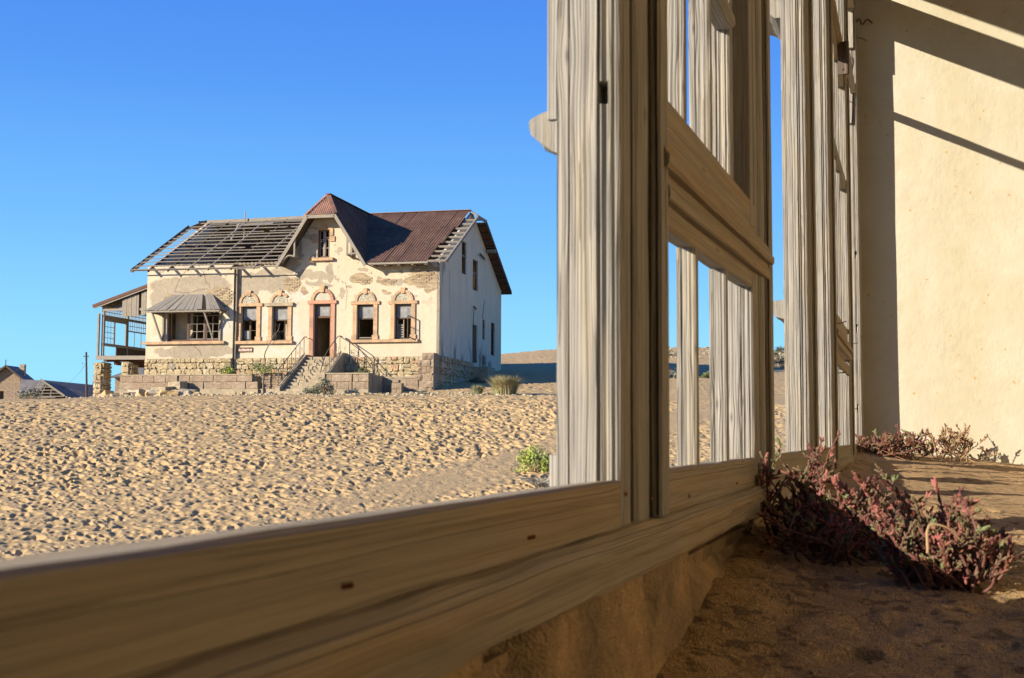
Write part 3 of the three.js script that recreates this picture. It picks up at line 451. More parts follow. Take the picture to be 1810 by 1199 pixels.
// corrugated iron over P(a, s): a across the sheet, s down the slope; both in metres, clipped to s0(a)..s1(a)
function corrugated(P, N, a0, a1, s0, s1, lift = 0, pitch = .14) {
  const n = Math.max(2, Math.ceil((a1 - a0) / pitch * 4)), pos = [], uv = [], idx = [];
  for (let i = 0; i <= n; i++) { const a = mix(a0, a1, i / n), S0 = s0(a), S1 = Math.max(S0, s1(a)), hgt = lift + .022 * Math.cos(a / pitch * 2 * Math.PI);
    for (let j = 0; j <= 2; j++) { const s = mix(S0, S1, j / 2), p = P(a, s); pos.push(p[0] + N[0] * hgt, p[1] + N[1] * hgt, p[2] + N[2] * hgt); uv.push(a, s); } }
  for (let i = 0; i < n; i++) for (let j = 0; j < 2; j++) { const b = i * 3 + j; idx.push(b, b + 1, b + 3, b + 1, b + 4, b + 3); }
  const g = new THREE.BufferGeometry(); g.setAttribute('position', new THREE.Float32BufferAttribute(pos, 3)); g.setAttribute('uv', new THREE.Float32BufferAttribute(uv, 2)); g.setIndex(idx); g.computeVertexNormals(); return g;
}

{
  const H = houseThing('abandoned_house', 'large derelict two-storey ochre house with half its iron roof stripped to rafters', 'house'), r = rnd(21);
  const RZ = -6.1, RY = 8.06, EZ = .72, EY = 4.43, PITCH = (RY - EY) / (EZ - RZ), DU = -5.88, DR = 8.05, DS = 1.585;   // ridge, eave, gable dormer
  const frontY = z => RY - PITCH * (z - RZ);
  // ------------------------------------------------------------ walls
  const front = [[-10.7, -.1], [-6.48, -.1], [-6.48, 2.55], [-5.58, 2.55], [-5.58, -.1], [0, -.1], [0, 4.62], [-3.78, 4.62], [-5.88, 7.82], [-8.0, 4.62], [-10.7, 4.62]];
  const o4 = [[-10.38, -9.53, .76, 2.5], [-8.7, -7.86, .76, 2.48], [-4.22, -3.35, .75, 2.48], [-2.27, -1.41, .75, 2.47]];
  put('wall', extrude(front, .42, [...o4.map(o => hole(...o)), hole(-6.35, -5.71, 4.87, 6.26)]).translate(0, 0, -.42), M.facade, H);
  put('wall', extrude([[-15.5, -.1], [-10.7, -.1], [-10.7, 4.62], [-15.5, 4.62]], .55, [hole(-14.35, -11.45, .77, 2.36)]).translate(0, 0, -.30), M.facade, H);
  // gables: x of the shape is the way back from the front
  const gable = [[0, -1.8], [12.66, -1.8], [12.66, 4.5], [12.28, 4.66], [6.9, 7.55], [6.1, 7.98], [5.3, 7.55], [.0, 4.62]];
  const sideHoles = [[4.0, 4.9, 4.45, 6.15], [6.2, 7.3, 3.85, 5.5], [6.25, 7.25, -.05, 2.0], [8.35, 8.9, 1.34, 2.46], [10.25, 11.15, .6, 2.45]];
  const arch = []; for (let k = 0; k <= 8; k++) arch.push([8.6 + .33 * Math.cos(Math.PI * k / 8), .22 + .30 * Math.sin(Math.PI * k / 8)]); arch.push([8.27, -.2], [8.93, -.2]);
  const gg = extrude(gable, .14, [...sideHoles.map(o => hole(...o)), arch]).rotateY(Math.PI / 2);   // shape x -> -z
  put('wall', gg.clone().translate(-.145, 0, 0), M.gable, H);
  put('wall', extrude(gable, .40).rotateY(Math.PI / 2).translate(-15.49, 0, 0), M.gable, H);
  put('wall', bb(-15.08, -.43, -1.8, 4.5, -12.66, -12.26), M.gable, H);
  put('floor', bb(-15.0, -.43, -.30, -.12, -12.25, -.44), M.roomPlaster, H);
  put('attic_floor', bb(-15.05, -.43, 3.35, 3.5, -12.25, -.43), M.atticTimber, H); put('roof_lining', slab([-15.3, RY - .16, RZ], [-15.3, 4.42, -12.6], [-.5, 4.42, -12.6], [-.5, RY - .16, RZ], .02), M.atticTimber, H);
  for (const u of [-8.25, -6.9, -5.0, -11.1]) put('partition_wall', bb(u, u + .15, -.12, 3.35, -12.2, -.44), M.roomPlaster, H);
  put('partition_wall', bb(-15.0, -.44, -.12, 3.35, -5.2, -5.05), M.roomPlaster, H);
  put('partition_wall', extrude([[.5, 3.5], [12.1, 3.5], [12.1, 4.5], [6.1, 7.75], [.5, 4.7]], .15).rotateY(Math.PI / 2).translate(-8.4, 0, 0), M.atticTimber, H);
  // ------------------------------------------------------------ plinth of rubble stone
  const P1 = sub('plinth', H); part('mortar', bb(-15.45, -.02, -1.9, -.103, -.3, .045), M.mortar, P1); part('mortar', bb(-15.45, -10.72, -1.9, -.103, .046, .29), M.mortar, P1);
  rubble(P1, -15.5, -10.72, -1.25, -.11, .31, { seed: 31, w: .9 }); rubble(P1, -10.68, -6.9, -1.2, -.11, .07, { seed: 32, w: .9 }); rubble(P1, -5.0, -.75, -1.15, -.11, .07, { seed: 33, w: .9 });
  const P2 = sub('side_plinth', H); part('mortar', bb(-.3, .042, -2.2, -.06, -6.3, -.02), M.mortar, P2); rubble(P2, -6.3, -.05, -1.7, -.07, .07, { seed: 34, side: true, h: .36, w: 1.15 });
  part('mortar', bb(-.3, .03, -1.6, -.25, -12.6, -6.3), M.cement, P2); put('step', bb(.0, .9, -1.2, -.3, -7.6, -6.0), M.cement, H); put('step', bb(.0, .7, -1.2, -.62, -9.3, -7.6), M.cement, H);
  // ------------------------------------------------------------ windows of the front with brick surrounds
  const ringSeg = (cx, cy, ri, ro, a0, a1, d) => { const p = []; for (let k = 0; k <= 4; k++) { const a = mix(a0, a1, k / 4); p.push([cx + ro * Math.cos(a), cy + ro * Math.sin(a)]); } for (let k = 4; k >= 0; k--) { const a = mix(a0, a1, k / 4); p.push([cx + ri * Math.cos(a), cy + ri * Math.sin(a)]); } return extrude(p, d); };
  function surround(W, u0, u1, y0, y1, o = {}) {
    const m = o.m ?? M.brick, c = (u0 + u1) / 2, d = .02, ex = .05;
    for (const [a, b] of [[u0 - .20, u0], [u1, u1 + .20]]) { if (o.noJamb === (a < u0 ? 'left' : 'right')) continue; part('jamb', bb(a, b, y0 + .22, y1, d - .02, .06), m, W); part('jamb_foot', bb(a - .06, b + .04 * (a < u0 ? 0 : 1), y0, y0 + .215, d - .02, .075), m, W); }
    part('lintel', o.slab ? bb(u0 - .36, u1 + .30, y1, y1 + .17, -.02, .14) : bb(u0 - .31, u1 + .31, y1, y1 + .16, -.02, .085), o.slab ? M.cement : m, W);
    const cy = y1 + .165, ro = .53, ri = .41; const n = 4;
    for (const s of [-1, 1]) for (let k = 0; k < n; k++) { if (o.broken && s < 0 && k < 2) continue; const a0 = Math.PI / 2 + s * (Math.PI / 2 - (Math.PI / 2 - .2) * k / n), a1 = Math.PI / 2 + s * (Math.PI / 2 - (Math.PI / 2 - .2) * (k + .94) / n); part('voussoir', ringSeg(c, cy, ri, ro, Math.min(a0, a1), Math.max(a0, a1), .07), m, W); }
    part('keystone', extrude([[c - .075, cy + ri - .06], [c + .075, cy + ri - .06], [c + .125, cy + ro + .10], [c - .125, cy + ro + .10]], .10), m, W);
    const tp = []; for (let k = 0; k <= 12; k++) tp.push([c + (ri - .012) * Math.cos(Math.PI * k / 12), cy + .005 + (ri - .012) * Math.sin(Math.PI * k / 12)]); const ty = part('tympanum', extrude(tp, .02), M.plaster, W);
    const peb = []; for (let k = 0; k < 70; k++) { const a = Math.PI * r(), q = Math.sqrt(r()) * (ri - .05); peb.push(new THREE.IcosahedronGeometry(.016 + .010 * r(), 0).translate(c + q * Math.cos(a), cy + .02 + q * Math.sin(a) * .95, .018)); } stuff(part('pebble', merge(peb), M.plaster, ty));
  }
  const frameOf = (W, u0, u1, y0, y1, z, t = .06, m = M.darkTimber) => part('frame', merge([bb(u0, u0 + t, y0, y1, z - .06, z), bb(u1 - t, u1, y0, y1, z - .06, z), bb(u0 + t, u1 - t, y1 - t, y1, z - .06, z), bb(u0 + t, u1 - t, y0, y0 + t, z - .06, z)]), m, W);
  o4.forEach(([u0, u1, y0, y1], i) => {
    const W = sub('window', H); surround(W, u0, u1, y0, y1, { slab: i === 1, broken: i === 1 && true, noJamb: i === 1 ? '' : '' , m: i > 1 ? M.brick : M.brick });
    frameOf(W, u0 + .002, u1 - .002, y0 + .002, y1 - .002, -.14);
    part('blind_panel', bb(u0 + .062, u1 - .062, y1 - .66, y1 - .062, -.19, -.165), M.tin, W); part('transom', bb(u0 + .062, u1 - .062, y1 - .72, y1 - .66, -.20, -.13), M.darkTimber, W);
    if (i === 0) { const c = (u0 + u1) / 2; part('casement', merge([bb(c - .045, c + .045, y0 + .062, y1 - .725, -.2, -.155), bb(u0 + .062, u0 + .11, y0 + .062, y1 - .725, -.2, -.155), bb(u1 - .11, u1 - .062, y0 + .062, y1 - .725, -.2, -.155), bb(u0 + .115, c - .05, 1.28, 1.31, -.19, -.165), bb(c + .05, u1 - .115, 1.28, 1.31, -.19, -.165)]), M.darkTimber, W); part('pane', bb(u0 + .11, c - .05, y0 + .1, 1.27, -.181, -.178), M.tin, W); }
    if (i === 2) part('fallen_board', bb(u0 + .15, u1 - .1, y0 + .065, y0 + .11, -.16, .02), M.beamWood, W);
    if (i === 3) { // slatted shutter leaf left inside, one casement swung out into the sun
      const s = sub('shutter', W); for (let k = 0; k < 6; k++) part('slat', bx(.30, .085, .02, 0, 0, 0).rotateX(-.5).translate(u0 + .24, y0 + .13 + k * .115, -.22), M.beamWood, s); part('shutter_frame', merge([bb(u0 + .065, u0 + .10, y0 + .065, y1 - .73, -.24, -.2), bb(u0 + .38, u0 + .42, y0 + .065, y1 - .73, -.24, -.2)]), M.beamWood, s);
      const c = part('open_casement', merge([bb(0, .04, 0, 1.06, -.02, .02), bb(.47, .51, 0, 1.06, -.02, .02), bb(.04, .47, 0, .04, -.02, .02), bb(.04, .47, 1.02, 1.06, -.02, .02), bb(.04, .47, .52, .545, -.015, .015)]), M.darkTimber, W); c.position.set(u1 - .03, y0 + .05, -.05); c.rotation.y = -92 * R; }
  });
  put('window_sill', bb(-10.73, -7.56, .60, .745, -.02, .17), M.brick, H); put('window_sill', bb(-4.58, -1.05, .60, .735, -.02, .16), M.brick, H); put('window_sill', bb(-15.62, -11.1, .615, .755, .24, .42), M.brick, H);
  // big window of the left bay: dim reveal, two latticed casements
  { const W = sub('window', H), z = .08; part('frame', merge([bb(-14.35, -14.26, .772, 2.358, z - .1, z), bb(-11.54, -11.45, .772, 2.358, z - .1, z), bb(-14.26, -11.54, 2.26, 2.358, z - .1, z), bb(-14.26, -11.54, .772, .86, z - .1, z), bb(-13.30, -13.20, .86, 2.26, z - .1, z), bb(-12.36, -12.27, .86, 2.26, z - .1, z)]), M.redTimber, W);
    part('wall_panel', bb(-14.26, -13.30, .86, 2.26, -.6, -.5), M.roomPlaster, W);
    for (const [a, b] of [[-13.20, -12.36], [-12.27, -11.54]]) { const c = sub('casement', W), q = (b - a) / 2; part('casement_frame', merge([bb(a + .01, a + .05, .87, 2.1, z - .08, z - .03), bb(b - .05, b - .01, .87, 2.1, z - .08, z - .03), bb(a + .05, b - .05, .87, .91, z - .08, z - .03), bb(a + .05, b - .05, 2.06, 2.1, z - .08, z - .03)]), M.greyBoard, c); part('muntin', bb(a + q - .02, a + q + .02, .91, 2.06, z - .07, z - .04), M.greyBoard, c); for (const y of [1.27, 1.66]) for (const s of [0, 1]) part('muntin', bb(a + .05 + s * (q - .03), a + q - .02 + s * (q - .03), y - .015, y + .015, z - .07, z - .04), M.greyBoard, c); }
    for (const u of [-14.52, -11.38]) part('post', bb(u - .045, u + .045, .76, 2.36, .255, .34), M.beamWood, W); }
  { // plank canopy over it
    const C = sub('canopy', H), z0 = .27, z1 = 1.12, yt = 3.14, yb = 2.28, L0 = -15.15, L1 = -11.0, T0 = -14.05, T1 = -11.86, n = 17;
    for (let k = 0; k < n; k++) { const f = k / n, g = (k + .94) / n, j = () => (r() - .5) * .05; if (k === 13) continue; const dy = (r() - .5) * .03; part('plank', slab([mix(L0, L1, f), yb + j() + dy, z1 + j()], [mix(L0, L1, g), yb + j() + dy, z1 + j()], [mix(T0, T1, g), yt + dy, z0], [mix(T0, T1, f), yt + dy, z0], .025), M.greyBoard, C); }
    for (let k = 0; k < 5; k++) { const f = k / 5, g = (k + .92) / 5; part('plank', slab([L1, yb, mix(z1, z0, f)], [L1, yb, mix(z1, z0, g)], [mix(T1, T1 + .03, g), yt, z0], [T1, yt, z0], .025), M.greyBoard, C); part('plank', slab([L0, yb, mix(z0, z1, f)], [L0, yb, mix(z0, z1, g)], [T0, yt, z0], [T0 - .03, yt, z0], .025), M.greyBoard, C); }
    part('canopy_beam', beam([L0 + .05, yb - .06, z1 - .06], [L1 - .05, yb - .08, z1 - .06], .08, .08), M.beamWood, C); part('canopy_beam', beam([L0 + .1, yb - .05, z0 + .03], [L1 - .1, yb - .05, z0 + .03], .08, .08), M.beamWood, C);
    for (const u of [-14.75, -11.9]) { part('strut', beam([u, yb - .1, z1 - .1], [u + .18, .80, z0 + .06], .075, .075, [1, 0, 0]), M.beamWood, C); part('bracket', beam([u, yb - .12, z0], [u, yb - .12, z1 - .05], .07, .07), M.beamWood, C); } }
  // door
  { const D = sub('door', H); for (const [a, b] of [[-6.70, -6.485], [-5.575, -5.36]]) { part('jamb', bb(a, b, -.1, 2.55, .0, .07), M.brickRed, D); }
    part('lintel', bb(-6.80, -5.27, 2.555, 2.72, -.02, .10), M.brickRed, D); const c = -6.03, cy = 2.725; for (const s of [-1, 1]) for (let k = 0; k < 4; k++) { const a = Math.PI / 2 + s * (Math.PI / 2 - 1.37 * k / 4), b = Math.PI / 2 + s * (Math.PI / 2 - 1.37 * (k + .94) / 4); part('voussoir', ringSeg(c, cy, .44, .60, Math.min(a, b), Math.max(a, b), .08), s < 0 ? M.brickRed : M.brick, D); }
    part('keystone', extrude([[c - .09, cy + .40], [c + .09, cy + .40], [c + .15, cy + .74], [c - .15, cy + .74]], .13), M.brick, D);
    const tp = []; for (let k = 0; k <= 12; k++) tp.push([c + .43 * Math.cos(Math.PI * k / 12), cy + .43 * Math.sin(Math.PI * k / 12)]); part('tympanum', extrude(tp, .02), M.plaster, D);
    part('frame', merge([bb(-6.478, -6.38, -.1, 2.545, -.25, -.12), bb(-5.68, -5.582, -.1, 2.545, -.25, -.12), bb(-6.38, -5.68, 1.86, 1.96, -.25, -.12), bb(-6.38, -5.68, 2.47, 2.545, -.25, -.12)]), M.redTimber, D); part('blind_panel', bb(-6.38, -5.68, 1.96, 2.47, -.2, -.18), M.tin, D);
    const leaf = part('door_leaf', merge([bb(0, .04, 0, 1.9, -.68, 0), bb(.04, .055, .15, .85, -.6, -.08), bb(.04, .055, 1.0, 1.75, -.6, -.08)]), M.redTimber, D); leaf.position.set(-6.37, -.08, -.26); leaf.rotation.y = .5; part('handle', tube([[.045, .95, -.6], [.1, .95, -.6], [.1, .95, -.52]], .012), M.iron, leaf);
    put('threshold', bb(-6.75, -5.2, -.3, -.105, -.1, .45), M.cement, H); }
  // window in the gable of the dormer
  { const W = sub('window', H), z = -.12; frameOf(W, -6.348, -5.712, 4.872, 6.258, z, .07, M.darkTimber); part('mullion', bb(-6.07, -5.99, 4.94, 6.19, z - .06, z + .01), M.beamWood, W);
    for (const [a, b] of [[-6.278, -6.07], [-5.99, -5.782]]) { part('casement', merge([bb(a, a + .035, 4.942, 6.188, z - .05, z - .01), bb(b - .035, b, 4.942, 6.188, z - .05, z - .01)]), M.beamWood, W); for (const y of [5.36, 5.78]) part('muntin', bb(a + .035, b - .035, y - .018, y + .018, z - .045, z - .015), M.beamWood, W); }
    part('sill', bb(-6.70, -5.48, 4.70, 4.845, -.02, .17), M.brick, W); part('lintel', bb(-6.5, -5.56, 6.26, 6.36, 0, .05), M.brick, W); part('keystone', bb(-6.14, -5.88, 6.365, 6.52, 0, .055), M.brick, W);
    for (const [a, b, y0, y1] of [[-6.62, -6.36, 5.62, 5.92], [-5.70, -5.52, 5.95, 6.30], [-5.70, -5.43, 5.66, 5.92]]) part('jamb_block', bb(a, b, y0, y1, 0, .055), M.brick, W); }
  // side windows and doors: shallow frames in the openings
  sideHoles.forEach(([a, b, y0, y1], i) => { const W = sub(i === 2 ? 'door' : 'window', H), x = -.08; part('frame', merge([bb(x - .06, x, y0 + .002, y1 - .002, -a - .07, -a - .002), bb(x - .06, x, y0 + .002, y1 - .002, -b + .002, -b + .07), bb(x - .06, x, y1 - .07, y1 - .002, -b + .07, -a - .07)]), M.darkTimber, W); if (i < 2) part('transom', bb(x - .05, x, (y0 + y1) / 2 + .1, (y0 + y1) / 2 + .17, -b + .07, -a - .07), M.beamWood, W); if (i === 2) part('door_leaf', bb(x - .05, x - .01, y0, y1 - .07, -b + .07, -a - .45), M.darkTimber, W); });
  put('insulator', merge([...Array(5)].map((_, k) => new THREE.CylinderGeometry(.03, .04, .12, 6).translate(.12, 5.9 - k * .03, -7.3 - k * .22)).concat([beam([.1, 5.86, -7.15], [.1, 5.72, -8.4], .03, .03)])), M.iron, H);
  put('insulator', merge([...Array(3)].map((_, k) => new THREE.CylinderGeometry(.03, .04, .12, 6).translate(.1, 2.9 - k * .03, -6.1 - k * .2))), M.iron, H);
  put('conduit', tube([[.05, 2.8, -6.3], [.03, 1.2, -6.2], [.05, .2, -6.25]], .015), M.iron, H); put('conduit', tube([[.03, 3.5, -8.6], [.03, 3.0, -8.4], [.03, 2.5, -8.2]], .012), M.iron, H);
  put('downpipe', tube([[-10.60, 4.5, .12], [-10.60, 2, .12], [-10.62, -.9, .12]], .055, 8, 4), M.mortar, H);
  { const S = [], q = rnd(5); for (let k = 0; k < 20; k++) S.push(0); }
  // bare bricks where the render has fallen off
  { const B = sub('brickwork', H), q = rnd(55); const zone = (cx, cy, rx, ry, z) => { for (let y = Math.ceil((cy - ry) / .085) * .085; y < cy + ry; y += .085) for (let x = cx - rx + (Math.round(y / .085) & 1 ? .125 : 0); x < cx + rx; x += .25) { if (Math.hypot((x + .12 - cx) / rx, (y - cy) / ry) > .75 + .4 * q() || q() < .14 || x > -.26) continue; const m = part('brick', blockGeo[Math.floor(q() * 4)], M.bareBrick[Math.floor(q() * 4)], B); m.scale.set(.235, .07, .05); m.position.set(x + .125, y + .04, z + .0 + .012 * q()); } };
    zone(-.85, 3.95, .68, .5, 0); zone(-3.95, 3.62, .5, .22, 0); zone(-7.7, 3.55, .45, .35, 0); zone(-11.3, 2.95, .5, .45, .25); zone(-14.4, 2.75, .4, .25, .25); zone(-2.6, 3.55, .35, .15, 0); }
  // ------------------------------------------------------------ roof
  const Nf = [0, 1 / Math.hypot(1, PITCH), PITCH / Math.hypot(1, PITCH)], SL = Math.hypot(RY - EY, EZ - RZ);
  const Pf = (a, s) => [a, RY - (RY - EY) * s / SL, RZ + (EZ - RZ) * s / SL], valley = u => clamp((u - DU) / 2.23) * SL;
  const F = sub('front_roof', H); { // iron sheets, the right verge ragged where the last column is gone
    const edge = [-.12, -.30, -.46], rows = [[0, 2.75], [2.6, 5.25], [5.1, SL + .03]];
    rows.forEach(([s0, s1], j) => { for (let k = 0; k < 8; k++) { const b = k ? edge[j] - k * .74 + .05 : edge[j], a = Math.max(edge[j] - (k + 1) * .74, DU + .02); if (b <= a) continue; const jag = (r() - .5) * .1; if (valley(b) <= s0) continue; part('roof_sheet', corrugated(Pf, Nf, a, b, () => s0, u => Math.min(s1 + (j === 2 ? jag * .4 : jag), valley(u)), .030 + .012 * (2 - j) + .008 * (k & 1) + .006 * r()), M.rust, F); } }); }
  part('ridge_cap', beam([DU, RY + .06, RZ], [-.12, RY + .06, RZ], .3, .03), M.rustLight, F);
  // gable dormer: two steep slopes and a small hip
  const dl = Math.hypot(1, DS), Dm = sub('dormer_roof', H); for (const s of [-1, 1]) { const N = [s * DS / dl, 1 / dl, 0], P = (z, q) => [DU + s * q / dl, DR - DS * q / dl, z]; const low = z => Math.min(2.27 * dl, 2.25 * (z + 6.1) / 6.85 * dl + .02), top = z => Math.max(0, (z + .1) / .9) * .72 * dl; for (let k = 0; k < 9; k++) { const a = -6.08 + k * .765, b = Math.min(a + .80, .80); part('roof_sheet', corrugated(P, N, a, b, top, low, .03 + .008 * (k & 1)), M.rust, Dm); } }
  { const P = (a, q) => [DU + a, 8.05 - 1.15 * q, -.1 + .9 * q], l = Math.hypot(1.15, .9), N = [0, .9 / l, 1.15 / l]; part('roof_sheet', corrugated(P, N, -.78, .78, a => Math.abs(a) / .76, () => 1.03, .03, .105), M.rustLight, Dm); for (const s of [-1, 1]) part('hip_cap', beam([DU, 8.10, -.12], [DU + s * .77, 6.94, .82], .2, .03, [s * .3, 1, .6]), M.rustLight, Dm); }
  part('ridge_cap', beam([DU, DR + .05, -.1], [DU, DR + .05, -6.1], .26, .03), M.rust, Dm);
  part('valley_gutter', beam([DU, RY + .0, RZ], [DU + 2.25, EY + .03, EZ], .16, .03), M.rust, Dm);
  const bz = .80; part('bargeboard', beam([DU - .74, 6.80, bz], [DU + .74, 6.80, bz], .05, .17), M.beamWood, Dm);
  for (const s of [-1, 1]) { part('bargeboard', beam([DU + s * .70, 6.86, bz], [DU + s * 2.20, 4.50, bz], .05, .16, [s, .6, 0]), M.beamWood, Dm); part('bargeboard', beam([DU + s * 2.16, 4.56, bz], [DU + s * 2.34, 4.30, bz], .06, .15, [s, .6, 0]), M.beamWood, Dm);
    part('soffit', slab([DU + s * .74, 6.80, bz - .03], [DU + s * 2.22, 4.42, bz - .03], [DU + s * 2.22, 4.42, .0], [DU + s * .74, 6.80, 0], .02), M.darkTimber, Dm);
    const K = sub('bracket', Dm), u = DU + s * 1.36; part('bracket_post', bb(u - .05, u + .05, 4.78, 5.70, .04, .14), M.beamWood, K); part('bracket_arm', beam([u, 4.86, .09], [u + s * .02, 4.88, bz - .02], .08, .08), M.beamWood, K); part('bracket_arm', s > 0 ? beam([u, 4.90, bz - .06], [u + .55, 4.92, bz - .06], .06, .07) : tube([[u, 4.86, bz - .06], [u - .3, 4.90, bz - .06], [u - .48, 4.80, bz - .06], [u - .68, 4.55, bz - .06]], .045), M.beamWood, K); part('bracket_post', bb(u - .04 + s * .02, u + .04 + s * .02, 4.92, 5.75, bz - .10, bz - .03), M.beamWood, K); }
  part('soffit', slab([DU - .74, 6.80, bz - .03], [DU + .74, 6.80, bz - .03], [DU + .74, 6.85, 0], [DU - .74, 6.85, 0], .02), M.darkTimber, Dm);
  // right verge: battens with no iron on them, verge rafter, small hip
  const V = sub('verge', H); for (let k = 0; k < 11; k++) { const s = .75 + k * (SL - .85) / 10.0, p = Pf(0, s), u0 = mix(-.35, -1.1, k / 10), u1 = .50; if (s < 1.1) continue; part('batten', beam([u0 - .2, p[1] - .03 + (r() - .5) * .03, p[2]], [u1, p[1] - .03 + (r() - .5) * .03, p[2]], .09 + .03 * r(), .07, Nf), M.beamWood, V); }
  part('verge_rafter', beam([.50, frontY(EZ - .1) - .06, EZ - .1], [.50, frontY(-5.32) - .06, -5.32], .07, .16), M.beamWood, V); part('verge_board', beam([.545, frontY(EZ - .1) - .03, EZ - .1], [.545, frontY(-5.32) - .03, -5.32], .025, .12), M.beamWood, V);
  part('verge_rafter', beam([.50, frontY(-12.2 - RZ * 0 + 0) * 0 + 4.46, -12.92], [.50, 7.62, -6.95], .07, .16), M.darkTimber, V);
  part('hip_board', beam([-.18, RY, RZ], [.52, 7.66, -5.30], .12, .05), M.beamWood, V); part('hip_board', beam([-.18, RY + .02, RZ], [.52, 7.66, -7.0], .12, .05), M.rust, V); part('hip_sheet', slab([-.15, RY, RZ], [.50, 7.62, -5.34], [.50, 7.62, -6.98], [-.15, RY, RZ - .01], .03), M.rust, V); part('hip_board', beam([.50, 7.60, -5.30], [.50, 7.60, -7.0], .05, .14), M.beamWood, V);
  // rear slope with its iron still on, seen from below at the gable
  const B = sub('rear_roof', H); { const Pb = (a, s) => [a, RY - (RY - 4.44) * s / 7.7, RZ - 6.8 * s / 7.7], N = [0, .88, -.47]; for (let k = 0; k < 12; k++) { const a = -16.1 + k * 1.39, b = Math.min(a + 1.42, .56); part('roof_sheet', corrugated(Pb, N, a, b, () => k === 11 ? 1.05 : 0, () => 7.74, .02 + .008 * (k & 1)), M.rust, B); } for (let k = 0; k < 12; k++) { const p = Pb(0, .7 + k * .62); part('batten', beam([-.44, p[1] - .06, p[2]], [.5, p[1] - .06, p[2]], .08, .07), M.darkTimber, B); } part('purlin', beam([-.5, 6.3, -9.0], [.56, 6.3, -9.0], .16, .18), M.beamWood, B); part('eave_board', beam([-16.1, 4.38, -12.93], [.56, 4.38, -12.93], .03, .14), M.darkTimber, B); }
  // left half stripped: rafters, laths, ridge beam, the dark loft under them
  const T = sub('bare_roof', H), us = [-16.12, -15.22, -14.12, -13.02, -11.92, -10.66, -9.44, -8.5];
  us.forEach((u, i) => { const end = i === 7 ? [u, frontY(-.2), -.2] : [u, frontY(EZ + .02) - .10, EZ + .02], topz = i === 0 ? -5.35 : RZ; part('rafter', beam([u + (r() - .5) * .03, frontY(topz) - .10, topz], end, .06, .12), i === 1 ? M.redTimber : i % 3 === 2 ? M.darkTimber : M.beamWood, T); });
  for (const u of us.slice(1, 7)) part('rafter', beam([u, RY - .1, RZ], [u, 4.55, -12.6], .09, .15), M.darkTimber, T);
  const nP = 15; for (let k = 0; k < nP; k++) { const s = .45 + (SL - .42) * k / (nP - 1) + (r() - .5) * .1, p = Pf(0, s), u1 = DU - 2.24 * s / SL - .05, c = r() * .05; const broken = [3, 8].includes(k) ? -11.2 : null; const u0 = -16.2 + (s < .8 ? .5 : 0); part('lath', beam([u0, p[1] - .02 + c, p[2]], [broken ?? u1, p[1] - .03 + (r() - .5) * .06, p[2]], .044 + .018 * r(), .030 + .01 * r(), Nf), M.beamWood, T); if (broken) part('lath', beam([broken + .35, p[1] - .04, p[2] + .02], [u1, p[1] - .02, p[2]], .05, .035, Nf), M.beamWood, T); }
  part('ridge_beam', beam([-15.5, RY - .05, RZ], [DU - .3, RY + .02, RZ], .14, .16), M.beamWood, T); part('ridge_board', beam([-15.3, RY - .24, RZ + .25], [-8, RY - .2, RZ + .3], .2, .05, Nf), M.greyBoard, T); part('ridge_board', beam([-13.4, RY - .40, RZ + .6], [-11.2, RY - .38, RZ + .62], .22, .05, Nf), M.greyBoard, T);
  part('hip_rafter', beam([-15.5, RY, RZ], [-16.15, 7.56, -5.3], .1, .12), M.darkTimber, T); part('hip_sheet', slab([-15.5, RY + .03, RZ], [-16.2, 7.58, -5.32], [-16.2, 7.60, -6.95], [-15.5, RY + .03, RZ - .1], .03), M.rust, T);
  part('verge_board', beam([-16.2, frontY(-5.3) + .02, -5.3], [-16.2, frontY(EZ) - .06, EZ], .04, .13), M.darkTimber, T);
  part('king_post', beam([-13.05, 6.9, -5.7], [-13.12, 8.52, -5.95], .045, .045, [1, 0, 0]), M.beamWood, T); part('king_post', beam([-13.2, 6.6, -4.4], [-13.2, 7.7, -5.4], .09, .09), M.beamWood, T); part('fallen_lath', beam([-11.6, 6.2, -3.0], [-9.7, 7.5, -5.0], .07, .06), M.redTimber, T); part('fallen_lath', beam([-8.9, 7.2, -5.0], [-9.6, 7.0, -4.5], .07, .06), M.beamWood, T); part('chimney_stub', bb(-9.7, -9.45, 8.0, 8.24, -6.4, -6.15), M.brickRed, T);
  for (const u of us.slice(1, 7)) part('collar_beam', beam([u + .12, 6.2, -2.8], [u + .12, 6.2, -9.4], .08, .14), M.darkTimber, T);
  for (let k = 0; k < 9; k++) if (k !== 6) part('ceiling_board', slab([-14.1 + k * .62, 6.05 + .02 * (k % 3), -3.4], [-13.75 + k * .62, 6.05 + .02 * (k % 2), -3.4], [-13.75 + k * .62, 6.12, -5.2], [-14.1 + k * .62, 6.12, -5.2], .03), M.greyBoard, T);
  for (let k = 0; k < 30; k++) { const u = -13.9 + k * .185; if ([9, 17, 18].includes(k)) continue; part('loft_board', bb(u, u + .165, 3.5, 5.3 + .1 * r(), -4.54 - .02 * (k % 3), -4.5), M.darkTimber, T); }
  part('wall_cap', merge([...Array(34)].map((_, k) => bx(.13, .07 + .06 * r(), .3, -15.4 + k * .215, 4.66, -.03))), M.bareBrick[0], T);
  for (let k = 1; k < 8; k++) part('loft_beam', beam([us[k] + .1, 4.55, -.3], [us[k] + .1, 4.55, -12.2], .12, .16), M.darkTimber, T);
  part('eave_lath', beam([-16.2, frontY(EZ) - .05, EZ - .04], [-9.1, frontY(EZ) - .10, EZ - .02], .03, .06), M.beamWood, T);
  part('eave_board', beam([DU + 2.3, EY - .04, EZ - .03], [-.4, EY - .04, EZ - .03], .03, .09), M.beamWood, F); for (let k = 0; k < 5; k++) part('rafter_end', bb(-3.3 + k * .68, -3.2 + k * .68, EY - .14, EY - .03, .0, EZ - .08), M.beamWood, F);
}
